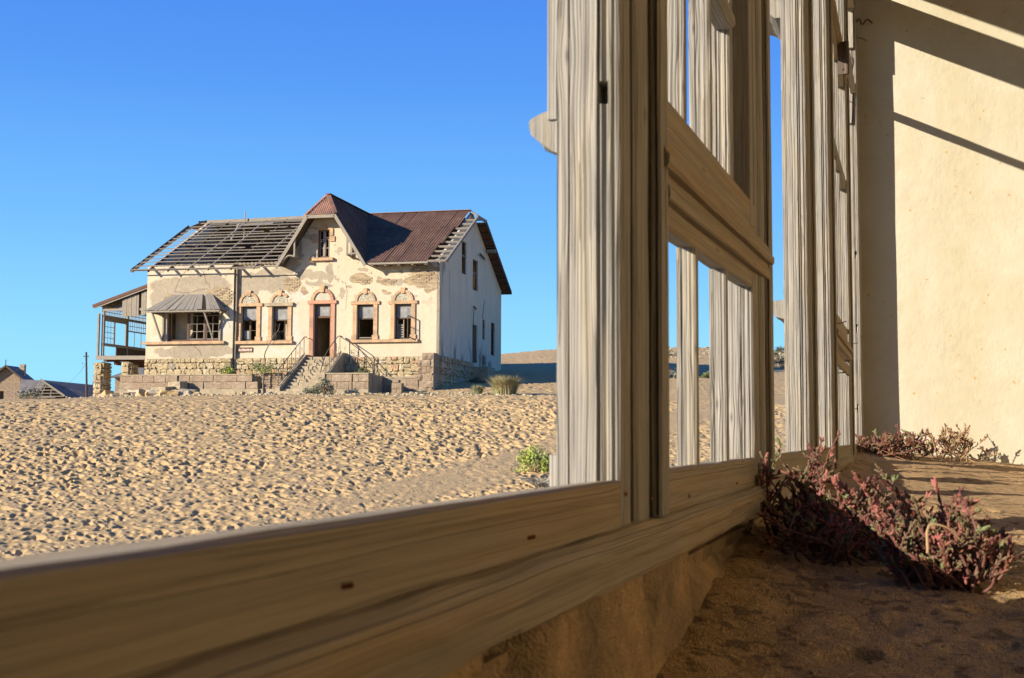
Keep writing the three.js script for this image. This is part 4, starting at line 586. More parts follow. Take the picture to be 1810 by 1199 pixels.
{ // name board on the front
  const canvas = document.createElement('canvas'); canvas.width = 512; canvas.height = 160; const c = canvas.getContext('2d');
  c.fillStyle = '#5c3327'; c.fillRect(0, 0, 512, 160); c.strokeStyle = '#c9b9a2'; c.lineWidth = 6; c.strokeRect(14, 14, 484, 132); c.fillStyle = '#efe6d6'; c.font = 'bold 92px serif'; c.textAlign = 'center'; c.textBaseline = 'middle'; c.fillText('Buchhalter', 256, 84);
  const t = new THREE.CanvasTexture(canvas); t.colorSpace = THREE.SRGBColorSpace;
  const S = houseThing('name_board', 'small brown wooden name board with white lettering under the front windows', 'sign');
  const board = put('board', bb(-10.52, -9.72, .20, .44, .015, .045), M.redTimber, S); const face = new THREE.PlaneGeometry(.78, .22).translate(-10.12, .32, .048); put('lettering', face, mat('sign_face', { map: t }), S);
}
{ // terrace walls
  const A = houseThing('terrace_wall', 'grey block terrace wall left of the steps with rubble at its foot', 'wall');
  put('base', bb(-15.3, -8.02, -2.6, -1.75, 2.62, 3.02), M.cement, A); put('core', bb(-15.25, -8.2, -1.75, -1.12, 2.6, 2.90), M.mortar, A); courses(A, -15.3, -8.05, -1.75, 1, .33, .74, 3.0, { seed: 61, rough: .05 }); courses(A, -15.3, -8.3, -1.42, 1, .32, .62, 3.0, { seed: 62, rough: .08, gap: .03 }); put('coping', bb(-15.3, -8.35, -1.10, -1.045, 2.58, 3.0), M.cement, A);
  put('terrace_fill', bb(-15.2, -8.4, -2.4, -1.13, .35, 2.6), M.mortar, A);
  const B = houseThing('terrace_wall', 'brown block terrace wall right of the steps, cracked and stepping back towards the corner', 'wall');
  put('base', bb(-4.62, -2.5, -2.7, -1.78, 2.3, 3.02), M.cement, B); put('core', bb(-4.6, -2.55, -1.78, -1.08, 2.3, 2.86), M.mortar, B); courses(B, -4.6, -3.32, -1.78, 2, .34, .56, 3.0, { seed: 63 }); courses(B, -3.28, -2.5, -1.78, 2, .34, .56, 2.99, { seed: 64 }); put('coping', bb(-4.62, -2.5, -1.095, -1.03, 2.3, 3.03), M.cement, B);
  put('core', bb(-2.95, -2.52, -2.5, -1.1, .9, 2.3), M.cement, B); put('core', bb(-2.5, -.02, -2.6, -1.17, .3, .80), M.mortar, B); courses(B, -2.5, -.75, -2.2, 3, .335, .58, .9, { seed: 65 }); put('coping', bb(-2.52, -.8, -1.19, -1.12, .2, .93), M.cement, B); put('terrace_fill', bb(-4.7, -2.95, -2.6, -1.1, .1, 2.3), M.mortar, B);
  const pier = sub('pier', B); part('pier_core', bb(-.72, -.04, -2.6, -.35, .1, .82), M.mortar, pier); courses(pier, -.78, 0, -2.3, 6, .33, .42, .9, { seed: 66, th: .84 }); courses(pier, -.58, 0, -.32, 1, .34, .30, .86, { seed: 67, th: .78 });
  const C = houseThing('block_pillar', 'short broken pillar of blocks in front of the shaded terrace wall', 'pillar'); put('core', bb(-1.56, -1.2, -2.6, -1.5, 1.92, 2.2), M.mortar, C); courses(C, -1.62, -1.14, -2.35, 3, .29, .5, 2.26, { seed: 68, th: .4 }); put('cap_block', bx(.3, .14, .34, -1.45, -1.40, 2.06), M.block[0], C);
  const Q = houseThing('brick_planter', 'low dark brick wall beside the left foot of the steps', 'wall'); put('core', bb(-8.0, -7.0, -2.5, -1.02, 2.42, 2.62), M.mortar, Q); courses(Q, -8.05, -6.98, -1.75, 7, .105, .26, 2.7, { seed: 69, th: .14, name: 'brick', gap: .014, mats: [M.block[1], M.bareBrick[3], M.block[0]] }); put('kerb', bb(-8.1, -6.9, -2.4, -1.76, 2.3, 2.9), M.cement, Q); put('cap', bb(-8.06, -6.98, -1.015, -.99, 2.4, 2.72), M.darkTimber, Q);
}
{ // steps up to the door with their iron railings
  const S = houseThing('stone_staircase', 'cement steps climbing to the front door between sloping side walls', 'staircase'), n = 11, z0 = .45, run = .285, rise = .168;
  for (let k = 0; k < n; k++) put('step', bb(-6.66, -5.05, -.10 - rise * (k + 1) - .25, -.10 - rise * k - .004, z0 + run * (k - 1) + (k ? 0 : .0), z0 + run * k + .02), M.cement, S);
  put('landing', bb(-6.66, -4.7, -2.4, -1.9, z0 + run * 10, z0 + run * 12), M.cement, S);
  const wall = (x0, x1, pts) => extrude(pts, x1 - x0).rotateY(-Math.PI / 2).translate(x1, 0, 0);   // shape x -> +z
  put('side_wall', wall(-6.90, -6.67, [[.0, -1.2], [.0, .02], [.42, .02], [3.55, -1.72], [3.55, -2.4], [2.9, -2.4]]), M.cement, S);
  put('side_wall', wall(-5.04, -4.78, [[.0, -1.2], [.0, .10], [.35, .10], [2.25, -1.03], [2.25, -1.3]]), M.cement, S); put('corner_block', bb(-5.04, -4.64, -2.5, -1.02, 2.26, 3.06), M.cement, S);
  const rail = (label, f) => { const g = sub(label, S); f(g); };
  const bar = (g, pts, rr = .022) => part('rail', tube(pts, rr, 6), M.iron, g), scroll = (g, x, y, z, s, k = 1) => part('scroll', tube([...Array(10)].map((_, i) => { const a = i * .62 * k, q = s * (1 - i * .085); return [x + q * Math.cos(a) * .4, y + q * Math.sin(a), z + q * Math.cos(a)]; }), .010, 5, 18), M.iron, g);
  rail('railing', g => { const y = z => .02 - (z - .42) * .556; bar(g, [[-6.8, .86, .05], [-6.8, .92, .32], [-6.8, .84, .48], [-6.8, -.1, 2.1], [-6.8, -.92, 3.5]]); bar(g, [[-6.8, .10, .3], [-6.8, -.84, 2.1], [-6.8, -1.62, 3.5]], .016); for (let k = 0; k < 7; k++) { const z = .42 + k * .5; part('baluster', beam([-6.8, y(z), z], [-6.8, y(z) + .84, z], .025, .025, [1, 0, 0]), M.iron, g); if (k < 6) scroll(g, -6.8, y(z + .25) + .42, z + .25, .13, k & 1 ? 1 : -1); } });
  rail('railing', g => { const y = z => .10 - (z - .35) * .594; bar(g, [[-4.92, .90, .12], [-4.95, .90, .5], [-5.0, .55, 1.1], [-5.05, .05, 1.75], [-5.08, -.45, 2.2], [-5.08, -1.0, 2.5]]); bar(g, [[-4.92, .18, .2], [-4.98, -.25, 1.2], [-5.02, -.95, 2.4]], .016); for (let k = 0; k < 5; k++) { const z = .35 + k * .45; part('baluster', beam([-4.94, y(z), z], [-4.96, y(z) + .76 - k * .06, z], .025, .025, [1, 0, 0]), M.iron, g); scroll(g, -4.95, y(z + .2) + .36, z + .2, .14, k & 1 ? 1 : -1); scroll(g, -4.95, y(z + .2) + .14, z + .2, .09, k & 1 ? -1 : 1); } });
  rail('railing', g => { bar(g, [[-5.0, .90, .2], [-4.5, .62, .3], [-4.2, .42, .35], [-3.6, -.02, .4], [-2.62, -1.02, .5]], .024); part('baluster', beam([-4.45, -.4, .32], [-4.45, .58, .32], .03, .03, [1, 0, 0]), M.iron, g); part('baluster', beam([-3.55, -1.1, .42], [-3.55, -.08, .42], .03, .03, [1, 0, 0]), M.iron, g); scroll(g, -4.7, .28, .32, .16); scroll(g, -4.25, -.15, .32, .13, -1); });
}
{ // open wooden veranda against the left end of the house
  const V = houseThing('timber_veranda', 'open grey timber veranda on stone pillars at the left end of the house', 'veranda'), r = rnd(77), u = -18.22, ms = M.beamWood;
  const zs = [-.22, -2.55, -4.75, -7.0, -9.2]; for (const z of zs) put('post', bb(u - .06, u + .06, -.02, 2.62, z - .06, z + .06), ms, V); put('post', bb(-18.45, -18.36, -.05, 2.3, -.14, -.02), ms, V); put('post', bb(-15.62, -15.52, -.02, 3.4, -.1, .0), M.redTimber, V);
  const lon = (y0, y1, t = .05) => put('rail', bb(u - t, u + t, y0, y1, -9.2, -.16), ms, V); lon(2.60, 2.72, .06); lon(2.12, 2.24); lon(.64, .78); lon(.06, .14);
  const vert = (y0, y1, z, t = .02, name = 'muntin', par = V) => put(name, bb(u - .02, u + .02, y0, y1, z - t, z + t), ms, par), hor = (y, za, zb, t = .015, par = V) => put('muntin', bb(u - .018, u + .018, y - t, y + t, zb, za), ms, par);
  for (let k = 0; k < 4; k++) { const a = zs[k] - .06, b = zs[k + 1] + .06, L = sub('lattice', V); for (let i = 1; i < 14; i++) part('muntin', bb(u - .015, u + .015, 2.24, 2.60, mix(a, b, i / 14) - .013, mix(a, b, i / 14) + .013), ms, L); part('muntin', bb(u - .014, u + .014, 2.405, 2.43, b, a), ms, L); }
  { const S = sub('sash', V); part('frame', merge([bb(u - .03, u + .03, 1.94, 2.12, -2.49, -.28), bb(u - .03, u + .03, .78, 1.94, -1.33, -1.22), bb(u - .03, u + .03, .78, 1.94, -.36, -.29), bb(u - .03, u + .03, .78, 1.94, -2.48, -2.40)]), ms, S); for (let k = 1; k < 3; k++) part('muntin', bb(u - .012, u + .012, .78, 1.94, mix(-.36, -1.22, k / 3) - .012, mix(-.36, -1.22, k / 3) + .012), M.greyBoard, S); for (let k = 1; k < 4; k++) part('muntin', bb(u - .011, u + .011, .78 + k * .29 - .012, .78 + k * .29 + .012, -1.22, -.36), M.greyBoard, S); }
  for (let q = 1; q < 4; q++) { const S = sub('sash', V), a = zs[q] - .06, b = zs[q + 1] + .06; for (let i = 1; i < 9; i++) part('muntin', bb(u - .015, u + .015, 1.62, 2.12, mix(a, b, i / 9) - .014, mix(a, b, i / 9) + .014), ms, S); part('muntin', bb(u - .016, u + .016, 1.86, 1.885, b, a), ms, S); part('rail', bb(u - .03, u + .03, 1.56, 1.62, b, a), ms, S); for (let i = 1; i < 3; i++) part('muntin', bb(u - .02, u + .02, .78, 1.56, mix(a, b, i / 3) - .02, mix(a, b, i / 3) + .02), ms, S); }
  for (let z = -1.5; z > -9; z -= .17) put('board', bb(u - .02, u + .02, .14, .64 + (r() - .5) * .02, z - .155, z), M.darkTimber, V);
  put('floor', bb(-18.35, -15.55, -.02, .05, -9.3, -.02), ms, V); put('floor_beam', beam([-18.42, .0, .04], [-15.54, -.03, .06], .12, .20), ms, V); for (let k = 0; k < 5; k++) put('joist', bb(-18.3, -15.55, -.19, -.03, -.6 - k * 1.9, -.45 - k * 1.9), M.redTimber, V); for (const x of [-17.6, -16.6]) put('joist', bb(x, x + .14, -.36, -.19, -9.2, -.3), M.redTimber, V); for (const x of [-16.9, -16.0]) put('prop', bb(x, x + .12, -2.2, -.36, -2.2, -2.08), M.redTimber, V);
  const ry = x => 2.72 + (x + 18.5) * .325; for (let k = 0; k < 12; k++) { const z = .12 - k * .8; put('roof_board', slab([-18.62, ry(-18.62) + .06, z], [-15.5, ry(-15.5) + .06, z], [-15.5, ry(-15.5) + .06, z - .78], [-18.62, ry(-18.62) + .06, z - .78], .04), M.greyBoard, V); } put('bargeboard', beam([-18.66, ry(-18.66) + .0, .13], [-15.5, ry(-15.5) + .0, .13], .04, .15), M.redTimber, V); put('bargeboard', beam([-18.6, ry(-18.6) - .12, .10], [-15.5, ry(-15.5) - .12, .10], .04, .08), ms, V);
  put('tie_beam', bb(-18.2, -15.6, 2.42, 2.54, -.14, -.06), ms, V); for (let k = 0; k < 11; k++) { const x = -17.05 + k * .135; if (k === 7) continue; const b = k < 7 ? 2.12 : 2.18; put('board', bb(x, x + .125, b + (r() - .5) * .06, ry(x) - .18, -.05 + (k % 2) * .012, -.02 + (k % 2) * .012), ms, V); }
  for (let k = 0; k < 4; k++) put('board', bb(-17.75, -17.1, 2.56 + k * .0 + k * .1, 2.65 + k * .1, -.3 - k * .2, -.28 - k * .2), M.greyBoard, V);
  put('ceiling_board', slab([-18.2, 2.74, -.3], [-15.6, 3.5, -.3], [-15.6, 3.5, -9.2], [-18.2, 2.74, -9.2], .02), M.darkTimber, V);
  for (const [x, s] of [[-18.60, 81], [-17.02, 82]]) { const P = sub('pillar', V); part('pillar_core', extrude([[x - .02, -2.6], [x + .50, -2.6], [x + .40, -.22], [x + .05, -.22]], .85).translate(0, 0, -.95), M.mortar, P); rubble(P, x, x + .44, -2.4, -.24, -.06, { seed: s, h: .27, w: .75 }); rubble(P, -.9, -.08, -2.4, -.24, x + .47, { seed: s + 5, side: true, h: .3 }); }
}

// ---------------------------------------------------------------- plants
const leafMat = (n, c, o = {}) => mat(n, { color: lin(...c), roughness: .7, ...o });
M.leafDark = leafMat('dark_red_leaf', [.12, .04, .032]); M.leafOlive = leafMat('olive_brown_leaf', [.125, .085, .045]); M.leafPink = leafMat('pink_leaf', [.30, .10, .085]); M.leafRust = leafMat('rust_leaf', [.17, .062, .038]); M.leafGreen = leafMat('green_leaf', [.13, .15, .06]);
M.stemRed = leafMat('red_stem', [.13, .055, .04]); M.dryTan = leafMat('dry_twig', [.33, .22, .12]); M.dryBrown = leafMat('dry_brown_twig', [.16, .075, .04]);
M.bushGreen = leafMat('bush_leaf', [.16, .19, .06]); M.bushLime = leafMat('lime_leaf', [.32, .38, .06]); M.bushGrey = leafMat('grey_leaf', [.20, .21, .15]); M.bushDark = leafMat('dark_leaf', [.085, .095, .055]); M.grassPale = leafMat('pale_grass', [.40, .35, .19]); M.grassGreen = leafMat('green_grass', [.20, .215, .09]); M.grassOrange = leafMat('orange_grass', [.40, .24, .10]); M.deadGrey = leafMat('dead_grey_twig', [.33, .29, .23]);
const budGeo = (() => { const g = new THREE.IcosahedronGeometry(1, 0); g.scale(.30, .30, 1).translate(0, 0, .85); return flat(g); })();
const V3 = (...a) => new THREE.Vector3(...a), ZA = V3(0, 0, 1);
function budsAt(list, p, dir, size, q, n) { for (let k = 0; k < n; k++) { const d = dir.clone().add(V3(q() - .5, q() - .3, q() - .5).multiplyScalar(1.9)).normalize(), s = size * (.45 + 1.1 * q() * q() + .2 * q()); list.push(budGeo.clone().applyMatrix4(new THREE.Matrix4().compose(V3(...p), new THREE.Quaternion().setFromUnitVectors(ZA, d), V3(s, s, s)))); } }
function succulent(t, o) {                          // branching fleshy stems, clusters of stubby leaves on their upper half
  const q = rnd(o.seed), stems = [], sets = o.mats.map(() => []);
  for (let i = 0; i < o.n; i++) {
    const a = o.a0 !== undefined ? mix(o.a0, o.a1, q()) : q() * 6.283, out = o.r * Math.sqrt(q()), hh = o.h * (.18 + .9 * Math.pow(q(), .8)) * (1 - .5 * (out / o.r) ** 2), root = V3((q() - .5) * o.r * 1.1, -.02, (q() - .5) * o.r * 1.1);
    const tip = V3(root.x * .5 + Math.cos(a) * out, hh, root.z * .5 + Math.sin(a) * out), mid = root.clone().lerp(tip, .5).add(V3((q() - .5) * .05, .12 * hh, (q() - .5) * .05));
    stems.push(taper([root.toArray(), mid.toArray(), tip.toArray()], .0045, .0022, 5));
    const branches = [[mid, tip]]; for (let b = 0; b < o.twigs; b++) { const f = .3 + .65 * q(), s = root.clone().lerp(tip, f), e = s.clone().add(V3((q() - .5) * .16, .02 + .09 * q(), (q() - .5) * .16).multiplyScalar(o.h / .3)); stems.push(taper([s.toArray(), s.clone().lerp(e, .5).add(V3(0, .008, 0)).toArray(), e.toArray()], .003, .0018, 4)); branches.push([s, e]); }
    for (const [s, e] of branches) { const dir = e.clone().sub(s).normalize(), m = 4 + Math.floor(4 * q()), ms = Math.min(o.mats.length - 1, Math.floor(q() * q() * o.mats.length * 1.05)), pick = q() < .7 ? ms : Math.floor(q() * o.mats.length); for (let k = 0; k < m; k++) { const f = .12 + .88 * k / (m - 1), p = s.clone().lerp(e, f); budsAt(sets[q() < .8 ? pick : Math.floor(q() * o.mats.length)], p.toArray(), dir, o.leaf * (.8 + .5 * f), q, o.buds); } }
  }
  stuff(part('stem', merge(stems), o.stem, t)); o.mats.forEach((m, i) => { if (sets[i].length) stuff(part('foliage', merge(sets[i]), m, t)); });
}
const roomAt = (x, z, dy = 0) => { const c = Math.cos(WALL_TURN), s = Math.sin(WALL_TURN); return [WALL_POS[0] + x * c + z * s, EYE + floorH(x, z) + dy, WALL_POS[2] - x * s + z * c]; };
const roomPlant = (label, x, z, o) => succulent(thing('succulent_shrub', label, 'succulent plant', roomAt(x, z), WALL_TURN), o);
roomPlant('tall sparse red-leaved succulent leaning on the second window post', 3.38, .10, { seed: 11, n: 22, r: .14, h: .31, twigs: 3, leaf: .0080, buds: 4, mats: [M.leafOlive, M.leafRust, M.leafDark, M.leafPink, M.leafGreen], stem: M.stemRed });
roomPlant('pink-tipped succulent clump lit by the sun at right', 2.86, .455, { seed: 12, n: 54, r: .128, h: .20, twigs: 3, leaf: .0080, buds: 4, mats: [M.leafOlive, M.leafRust, M.leafDark, M.leafPink, M.leafGreen], stem: M.stemRed });
roomPlant('broad low succulent thicket in the shade between the two red ones', 3.18, .27, { seed: 13, n: 66, r: .24, h: .185, twigs: 3, leaf: .0080, buds: 4, mats: [M.leafOlive, M.leafRust, M.leafDark, M.leafPink, M.leafGreen], stem: M.stemRed });
succulent(thing('dry_shrub', 'dried brown twiggy plant in the sun at the foot of the cream wall', 'dry plant', roomAt(10.15, .72), WALL_TURN), { seed: 14, n: 20, r: .32, h: .26, twigs: 4, leaf: .012, buds: 3, mats: [M.dryTan, M.dryBrown, M.leafRust], stem: M.dryTan });
succulent(thing('dry_shrub', 'dark dried plant in the shaded corner where window meets wall', 'dry plant', roomAt(9.6, .22), WALL_TURN), { seed: 15, n: 34, r: .36, h: .20, twigs: 4, leaf: .013, buds: 4, mats: [M.dryBrown, M.leafDark, M.leafDark, M.leafGreen], stem: M.dryBrown });
{ const q = rnd(17), g = []; for (let k = 0; k < 1400; k++) { const x = .9 + 3.6 * q(), z = .02 + 1.4 * q() * q(), s = .0012 + .0045 * q() * q() * q(); g.push(new THREE.IcosahedronGeometry(s, 0).scale(1.4, .8, 1).rotateY(q() * 6).translate(x, floorH(x, z) + .004, z)); } for (let k = 0; k < 60; k++) { const x = 1 + 3 * q(), z = .03 + 1.0 * q(), a = q() * 6, l = .015 + .03 * q(), y = floorH(x, z) + .012; g.push(beam([x, y, z], [x + l * Math.cos(a), y + .004, z + l * Math.sin(a)], .002, .002)); } const t = stuff(shade(new THREE.Mesh(merge(g), M.stone[0]))); t.name = 'floor_grit'; t.position.set(...WALL_POS); t.rotation.y = WALL_TURN; t.userData.label = 'plaster crumbs and splinters strewn over the sand floor'; t.userData.category = 'grit'; scene.add(t); }
{ const t = thing('twig', 'pale broken twig on the dark floor by the low wall', 'twig', roomAt(1.75, .08, .012), WALL_TURN); part('stick', taper([[0, 0, 0], [.05, .012, .01], [.12, .02, .03]], .006, .003), M.dryTan, t); }

{ const t = thing('twig', 'pale bent dry stem caught in the pink-tipped clump', 'twig', roomAt(2.68, .42, .10), WALL_TURN); part('stick', taper([[0, 0, 0], [.03, .055, .005], [.045, .05, .04], [.06, .02, .07]], .0035, .002), M.dryTan, t); }
function leaves(n, q, rx, ry, rz, size, clumps = 14, shell = .55) { // leaf-sized faces gathered in clumps
  const C = [...Array(clumps)].map(() => { const a = q() * 6.283, u = q(), s = Math.sqrt(1 - u * u) * (shell + (1 - shell) * q()); return [rx * s * Math.cos(a), ry * (.15 + .8 * u * (shell + (1 - shell) * q())), rz * s * Math.sin(a), .22 + .2 * q()]; });
  const pos = [], nor = [], uv = [];
  for (let i = 0; i < n; i++) { const c = C[Math.floor(q() * clumps)], d = V3(q() - .5, q() - .5, q() - .5).normalize().multiplyScalar(c[3] * Math.cbrt(q())); const p = V3(c[0] + d.x * rx, Math.max(.01, c[1] + d.y * ry), c[2] + d.z * rz);
    const a = V3(q() - .5, q() - .2, q() - .5).normalize(), b = a.clone().cross(V3(q() - .5, q() - .5, q() - .5)).normalize(), s = size * (.6 + .8 * q()), nn = a.clone().cross(b);
    const e = [p.clone().addScaledVector(a, -s), p.clone().addScaledVector(b, s * .45), p.clone().addScaledVector(a, s), p.clone().addScaledVector(b, -s * .45)]; for (const k of [0, 1, 2, 0, 2, 3]) { pos.push(e[k].x, e[k].y, e[k].z); nor.push(-nn.x, -nn.y, -nn.z); uv.push(0, 0); } }
  const g = new THREE.BufferGeometry(); g.setAttribute('position', new THREE.Float32BufferAttribute(pos, 3)); g.setAttribute('normal', new THREE.Float32BufferAttribute(nor, 3)); g.setAttribute('uv', new THREE.Float32BufferAttribute(uv, 2)); return g;
}
function twigs(n, q, r, h, w = .012, lean = 1) { const l = []; for (let i = 0; i < n; i++) { const a = q() * 6.283, o = r * Math.sqrt(q()) * lean; l.push(taper([[0, -.05, 0].map(v => v + (q() - .5) * r * .25), [Math.cos(a) * o * .5, h * .55 * (.5 + q()), Math.sin(a) * o * .5], [Math.cos(a) * o, h * (.4 + .6 * q()), Math.sin(a) * o]], w, w * .4, 4)); } return merge(l); }
const ground = (x, d) => [x, landHeight(x, -d), -d];
function bush(name, label, x, d, o, at) { const q = rnd(o.seed), t = thing(name, label, o.cat ?? 'bush', at ?? ground(x, d), 0, o.group); stuff(part('stem', twigs(o.twigs ?? 14, q, o.r * .8, o.h * .9, .012), o.stem ?? M.dryTan, t)); for (const [m, share] of o.mats) stuff(part('foliage', leaves(Math.round(o.n * share), q, o.r, o.h, o.r * .8, o.leaf, o.clumps ?? 14), m, t)); return t; }
function grass(name, label, x, d, o) { // tussock of thin bent blades
  const q = rnd(o.seed), t = thing(name, label, 'grass tuft', ground(x, d)); const sets = o.mats.map(() => ({ p: [], n: [], u: [] }));
  for (let i = 0; i < o.n; i++) { const S = sets[Math.floor(q() * sets.length)], a = q() * 6.283, r0 = o.r * .55 * Math.sqrt(q()), len = o.h * (.55 + .6 * q()), lean = .15 + .75 * q() * (r0 / (o.r * .55)), w = .011 + .008 * q(); const bx0 = r0 * Math.cos(a), bz0 = r0 * Math.sin(a) * .8, da = a + (q() - .5) * 1.4, dx = Math.cos(da), dz = Math.sin(da), px = -dz * w, pz = dx * w;
    const at = f => [bx0 + dx * len * lean * f * f, len * (f - .25 * lean * f * f), bz0 + dz * len * lean * f * f]; const A = at(0), B = at(.55), C = at(1);
    const P = [[A[0] - px, A[1] - .05, A[2] - pz], [A[0] + px, A[1] - .05, A[2] + pz], [B[0] + px * .8, B[1], B[2] + pz * .8], [B[0] - px * .8, B[1], B[2] - pz * .8], C]; for (const k of [0, 1, 2, 0, 2, 3, 3, 2, 4]) { S.p.push(...P[k]); S.n.push(dx, .4, dz); S.u.push(0, 0); } }
  sets.forEach((S, i) => { const g = new THREE.BufferGeometry(); g.setAttribute('position', new THREE.Float32BufferAttribute(S.p, 3)); g.setAttribute('uv', new THREE.Float32BufferAttribute(S.u, 2)); g.computeVertexNormals(); stuff(part('blades', g, o.mats[i], t)); }); return t; }
grass('grass_tussock', 'large pale green grass tussock on the sand right of the house', -.32, 56.5, { seed: 31, n: 1900, r: .85, h: .92, mats: [M.grassGreen, M.grassPale, M.grassGreen, M.grassOrange] });
grass('grass_tussock', 'small round grass tuft left of the large tussock', -1.58, 57, { seed: 32, n: 420, r: .34, h: .5, mats: [M.grassGreen, M.grassPale, M.bushGrey] });
bush('green_bush', 'fresh lime green bush on the slope beside the window post', .68, 36.6, { seed: 33, r: .62, h: .72, n: 1500, leaf: .045, mats: [[M.bushLime, .6], [M.bushGreen, .4]], clumps: 22 });
{ const q = rnd(34), t = thing('dry_bush', 'tangle of dead grey twigs below the lime green bush', 'dead bush', ground(.82, 34.6)); stuff(part('twigs', twigs(90, q, .95, .32, .012, 1.1), M.deadGrey, t)); }
bush('green_bush', 'round yellow-green bush on the terrace against the stone plinth', 0, 0, { seed: 35, r: .42, h: .58, n: 1000, leaf: .04, mats: [[M.bushGreen, .7], [M.bushLime, .3]] }, hw(-10.28, -1.08, 1.5));
bush('green_bush', 'small green tuft on the terrace below the right iron rail', 0, 0, { seed: 36, r: .36, h: .36, n: 600, leaf: .04, mats: [[M.bushGreen, .6], [M.bushDark, .4]] }, hw(-3.55, -1.05, .95));
bush('green_bush', 'dark olive bush at the foot of the steps', 0, 0, { seed: 37, r: .52, h: .75, n: 1000, leaf: .045, mats: [[M.bushDark, .55], [M.bushGrey, .45]], twigs: 40 }, hw(-4.30, -2.15, 4.0));
bush('grey_bush', 'low silver grey bush left of the dark one at the steps', 0, 0, { seed: 38, r: .34, h: .38, n: 500, leaf: .035, mats: [[M.bushGrey, 1]] }, hw(-5.05, -2.10, 4.0));
bush('grey_bush', 'little whitish bush in the sand before the corner pier', 0, 0, { seed: 39, r: .26, h: .26, n: 300, leaf: .03, mats: [[M.bushGrey, 1]] }, hw(-.05, -2.12, 2.6));
bush('green_bush', 'dark bush in the shade along the side plinth', 0, 0, { seed: 40, r: .7, h: .35, n: 500, leaf: .05, mats: [[M.bushDark, 1]] }, hw(1.0, -1.35, -3.6));
for (const [l, px, d, s, m, k] of [['grey-green shrub where the house shadow ends, beside the window post', 8.35, 66.5, .75, M.bushGrey, 1], ['pale shrub right of the first at the end of the house shadow', 9.25, 67.2, .70, M.bushGrey, 2], ['small bright bush seen between two muntins at the shadow edge', 10.55, 67, .40, M.bushGreen, 3], ['blue-grey shrub on the dune seen between the two window posts', 16.75, 77, .85, M.bushDark, 4], ['pale shrub left of the blue-grey one between the window posts', 16.0, 78.5, .62, M.bushGrey, 5], ['tiny shrub highest on the dune behind the first muntin', 11.2, 92, .45, M.bushDark, 6], ['grey shrub halfway up the dune behind the first muntin', 11.35, 84, .6, M.bushGrey, 7], ['second small grey shrub halfway up the dune', 10.6, 86, .5, M.bushGrey, 8], ['small shrub on the upper dune between the window posts', 18.9, 90, .5, M.bushGrey, 9], ['dark shrub on the dune crest between the window posts', 20.9, 96.5, .6, M.bushDark, 10]]) bush('dune_shrub', l, px, d, { seed: 50 + k, r: s, h: s * .75, n: 420, leaf: .06, mats: [[m, 1]], cat: 'shrub' });
bush('dune_shrub', 'brown bush before the collapsed shed at far left', -35.5, 95, { seed: 71, r: 1.0, h: 1.0, n: 400, leaf: .08, mats: [[M.bushDark, .5], [M.bushGrey, .5]], cat: 'shrub' }, [-34.9, EYE + 2.25, -90]);
{ // thin half-dead tree by the steps
  const t = thing('thin_tree', 'thin half-dead tree with bare twigs left of the steps', 'tree', hw(-7.75, -2.0, 2.95)), q = rnd(81);
  const B = (n, pts, r0, r1) => part(n, taper(pts, r0, r1, 6), M.dryTan, t); M.bark = leafMat('grey_bark', [.14, .115, .09]);
  const b = (n, pts, r0, r1) => { const o = B(n, pts, r0, r1); o.material = M.bark; return o; };
  b('trunk', [[0, -.2, 0], [-.02, .7, 0], [.05, 1.4, .02], [.02, 1.9, 0], [.20, 2.3, 0], [.42, 2.75, .02]], .05, .02); b('branch', [[.42, 2.75, .02], [.62, 3.0, .0], [.72, 3.35, 0]], .02, .008); b('branch', [[.20, 2.3, 0], [.45, 2.42, .1], [.62, 2.75, .1]], .016, .006); b('branch', [[.42, 2.75, 0], [.75, 2.85, -.1], [.9, 3.1, -.1]], .014, .005); b('branch', [[.02, .9, 0], [-.35, 1.25, .1], [-.75, 1.45, .1]], .018, .007); b('branch', [[.02, 1.0, 0], [.35, 1.25, 0], [.55, 1.5, 0]], .016, .007);
  const tw = []; for (let k = 0; k < 26; k++) { const s = k < 16 ? [.3 + .5 * q(), 2.4 + .8 * q(), (q() - .5) * .2] : [(q() - .6) * 1.0, 1.0 + .5 * q(), (q() - .5) * .3]; tw.push(taper([s, [s[0] + (q() - .4) * .16, s[1] + .1 * q(), s[2]], [s[0] + (q() - .4) * .34, s[1] + .22 * q(), s[2] + (q() - .5) * .2]], .006, .003, 4)); } stuff(part('twigs', merge(tw), M.bark, t));
  const f = leaves(420, q, .8, .55, .5, .045, 12, .3); f.translate(-.1, .95, 0); stuff(part('foliage', f, M.bushGreen, t)); const f2 = leaves(140, q, .7, .45, .4, .045, 8, .3); f2.translate(-.1, .95, 0); stuff(part('foliage', f2, M.bushLime, t));
}
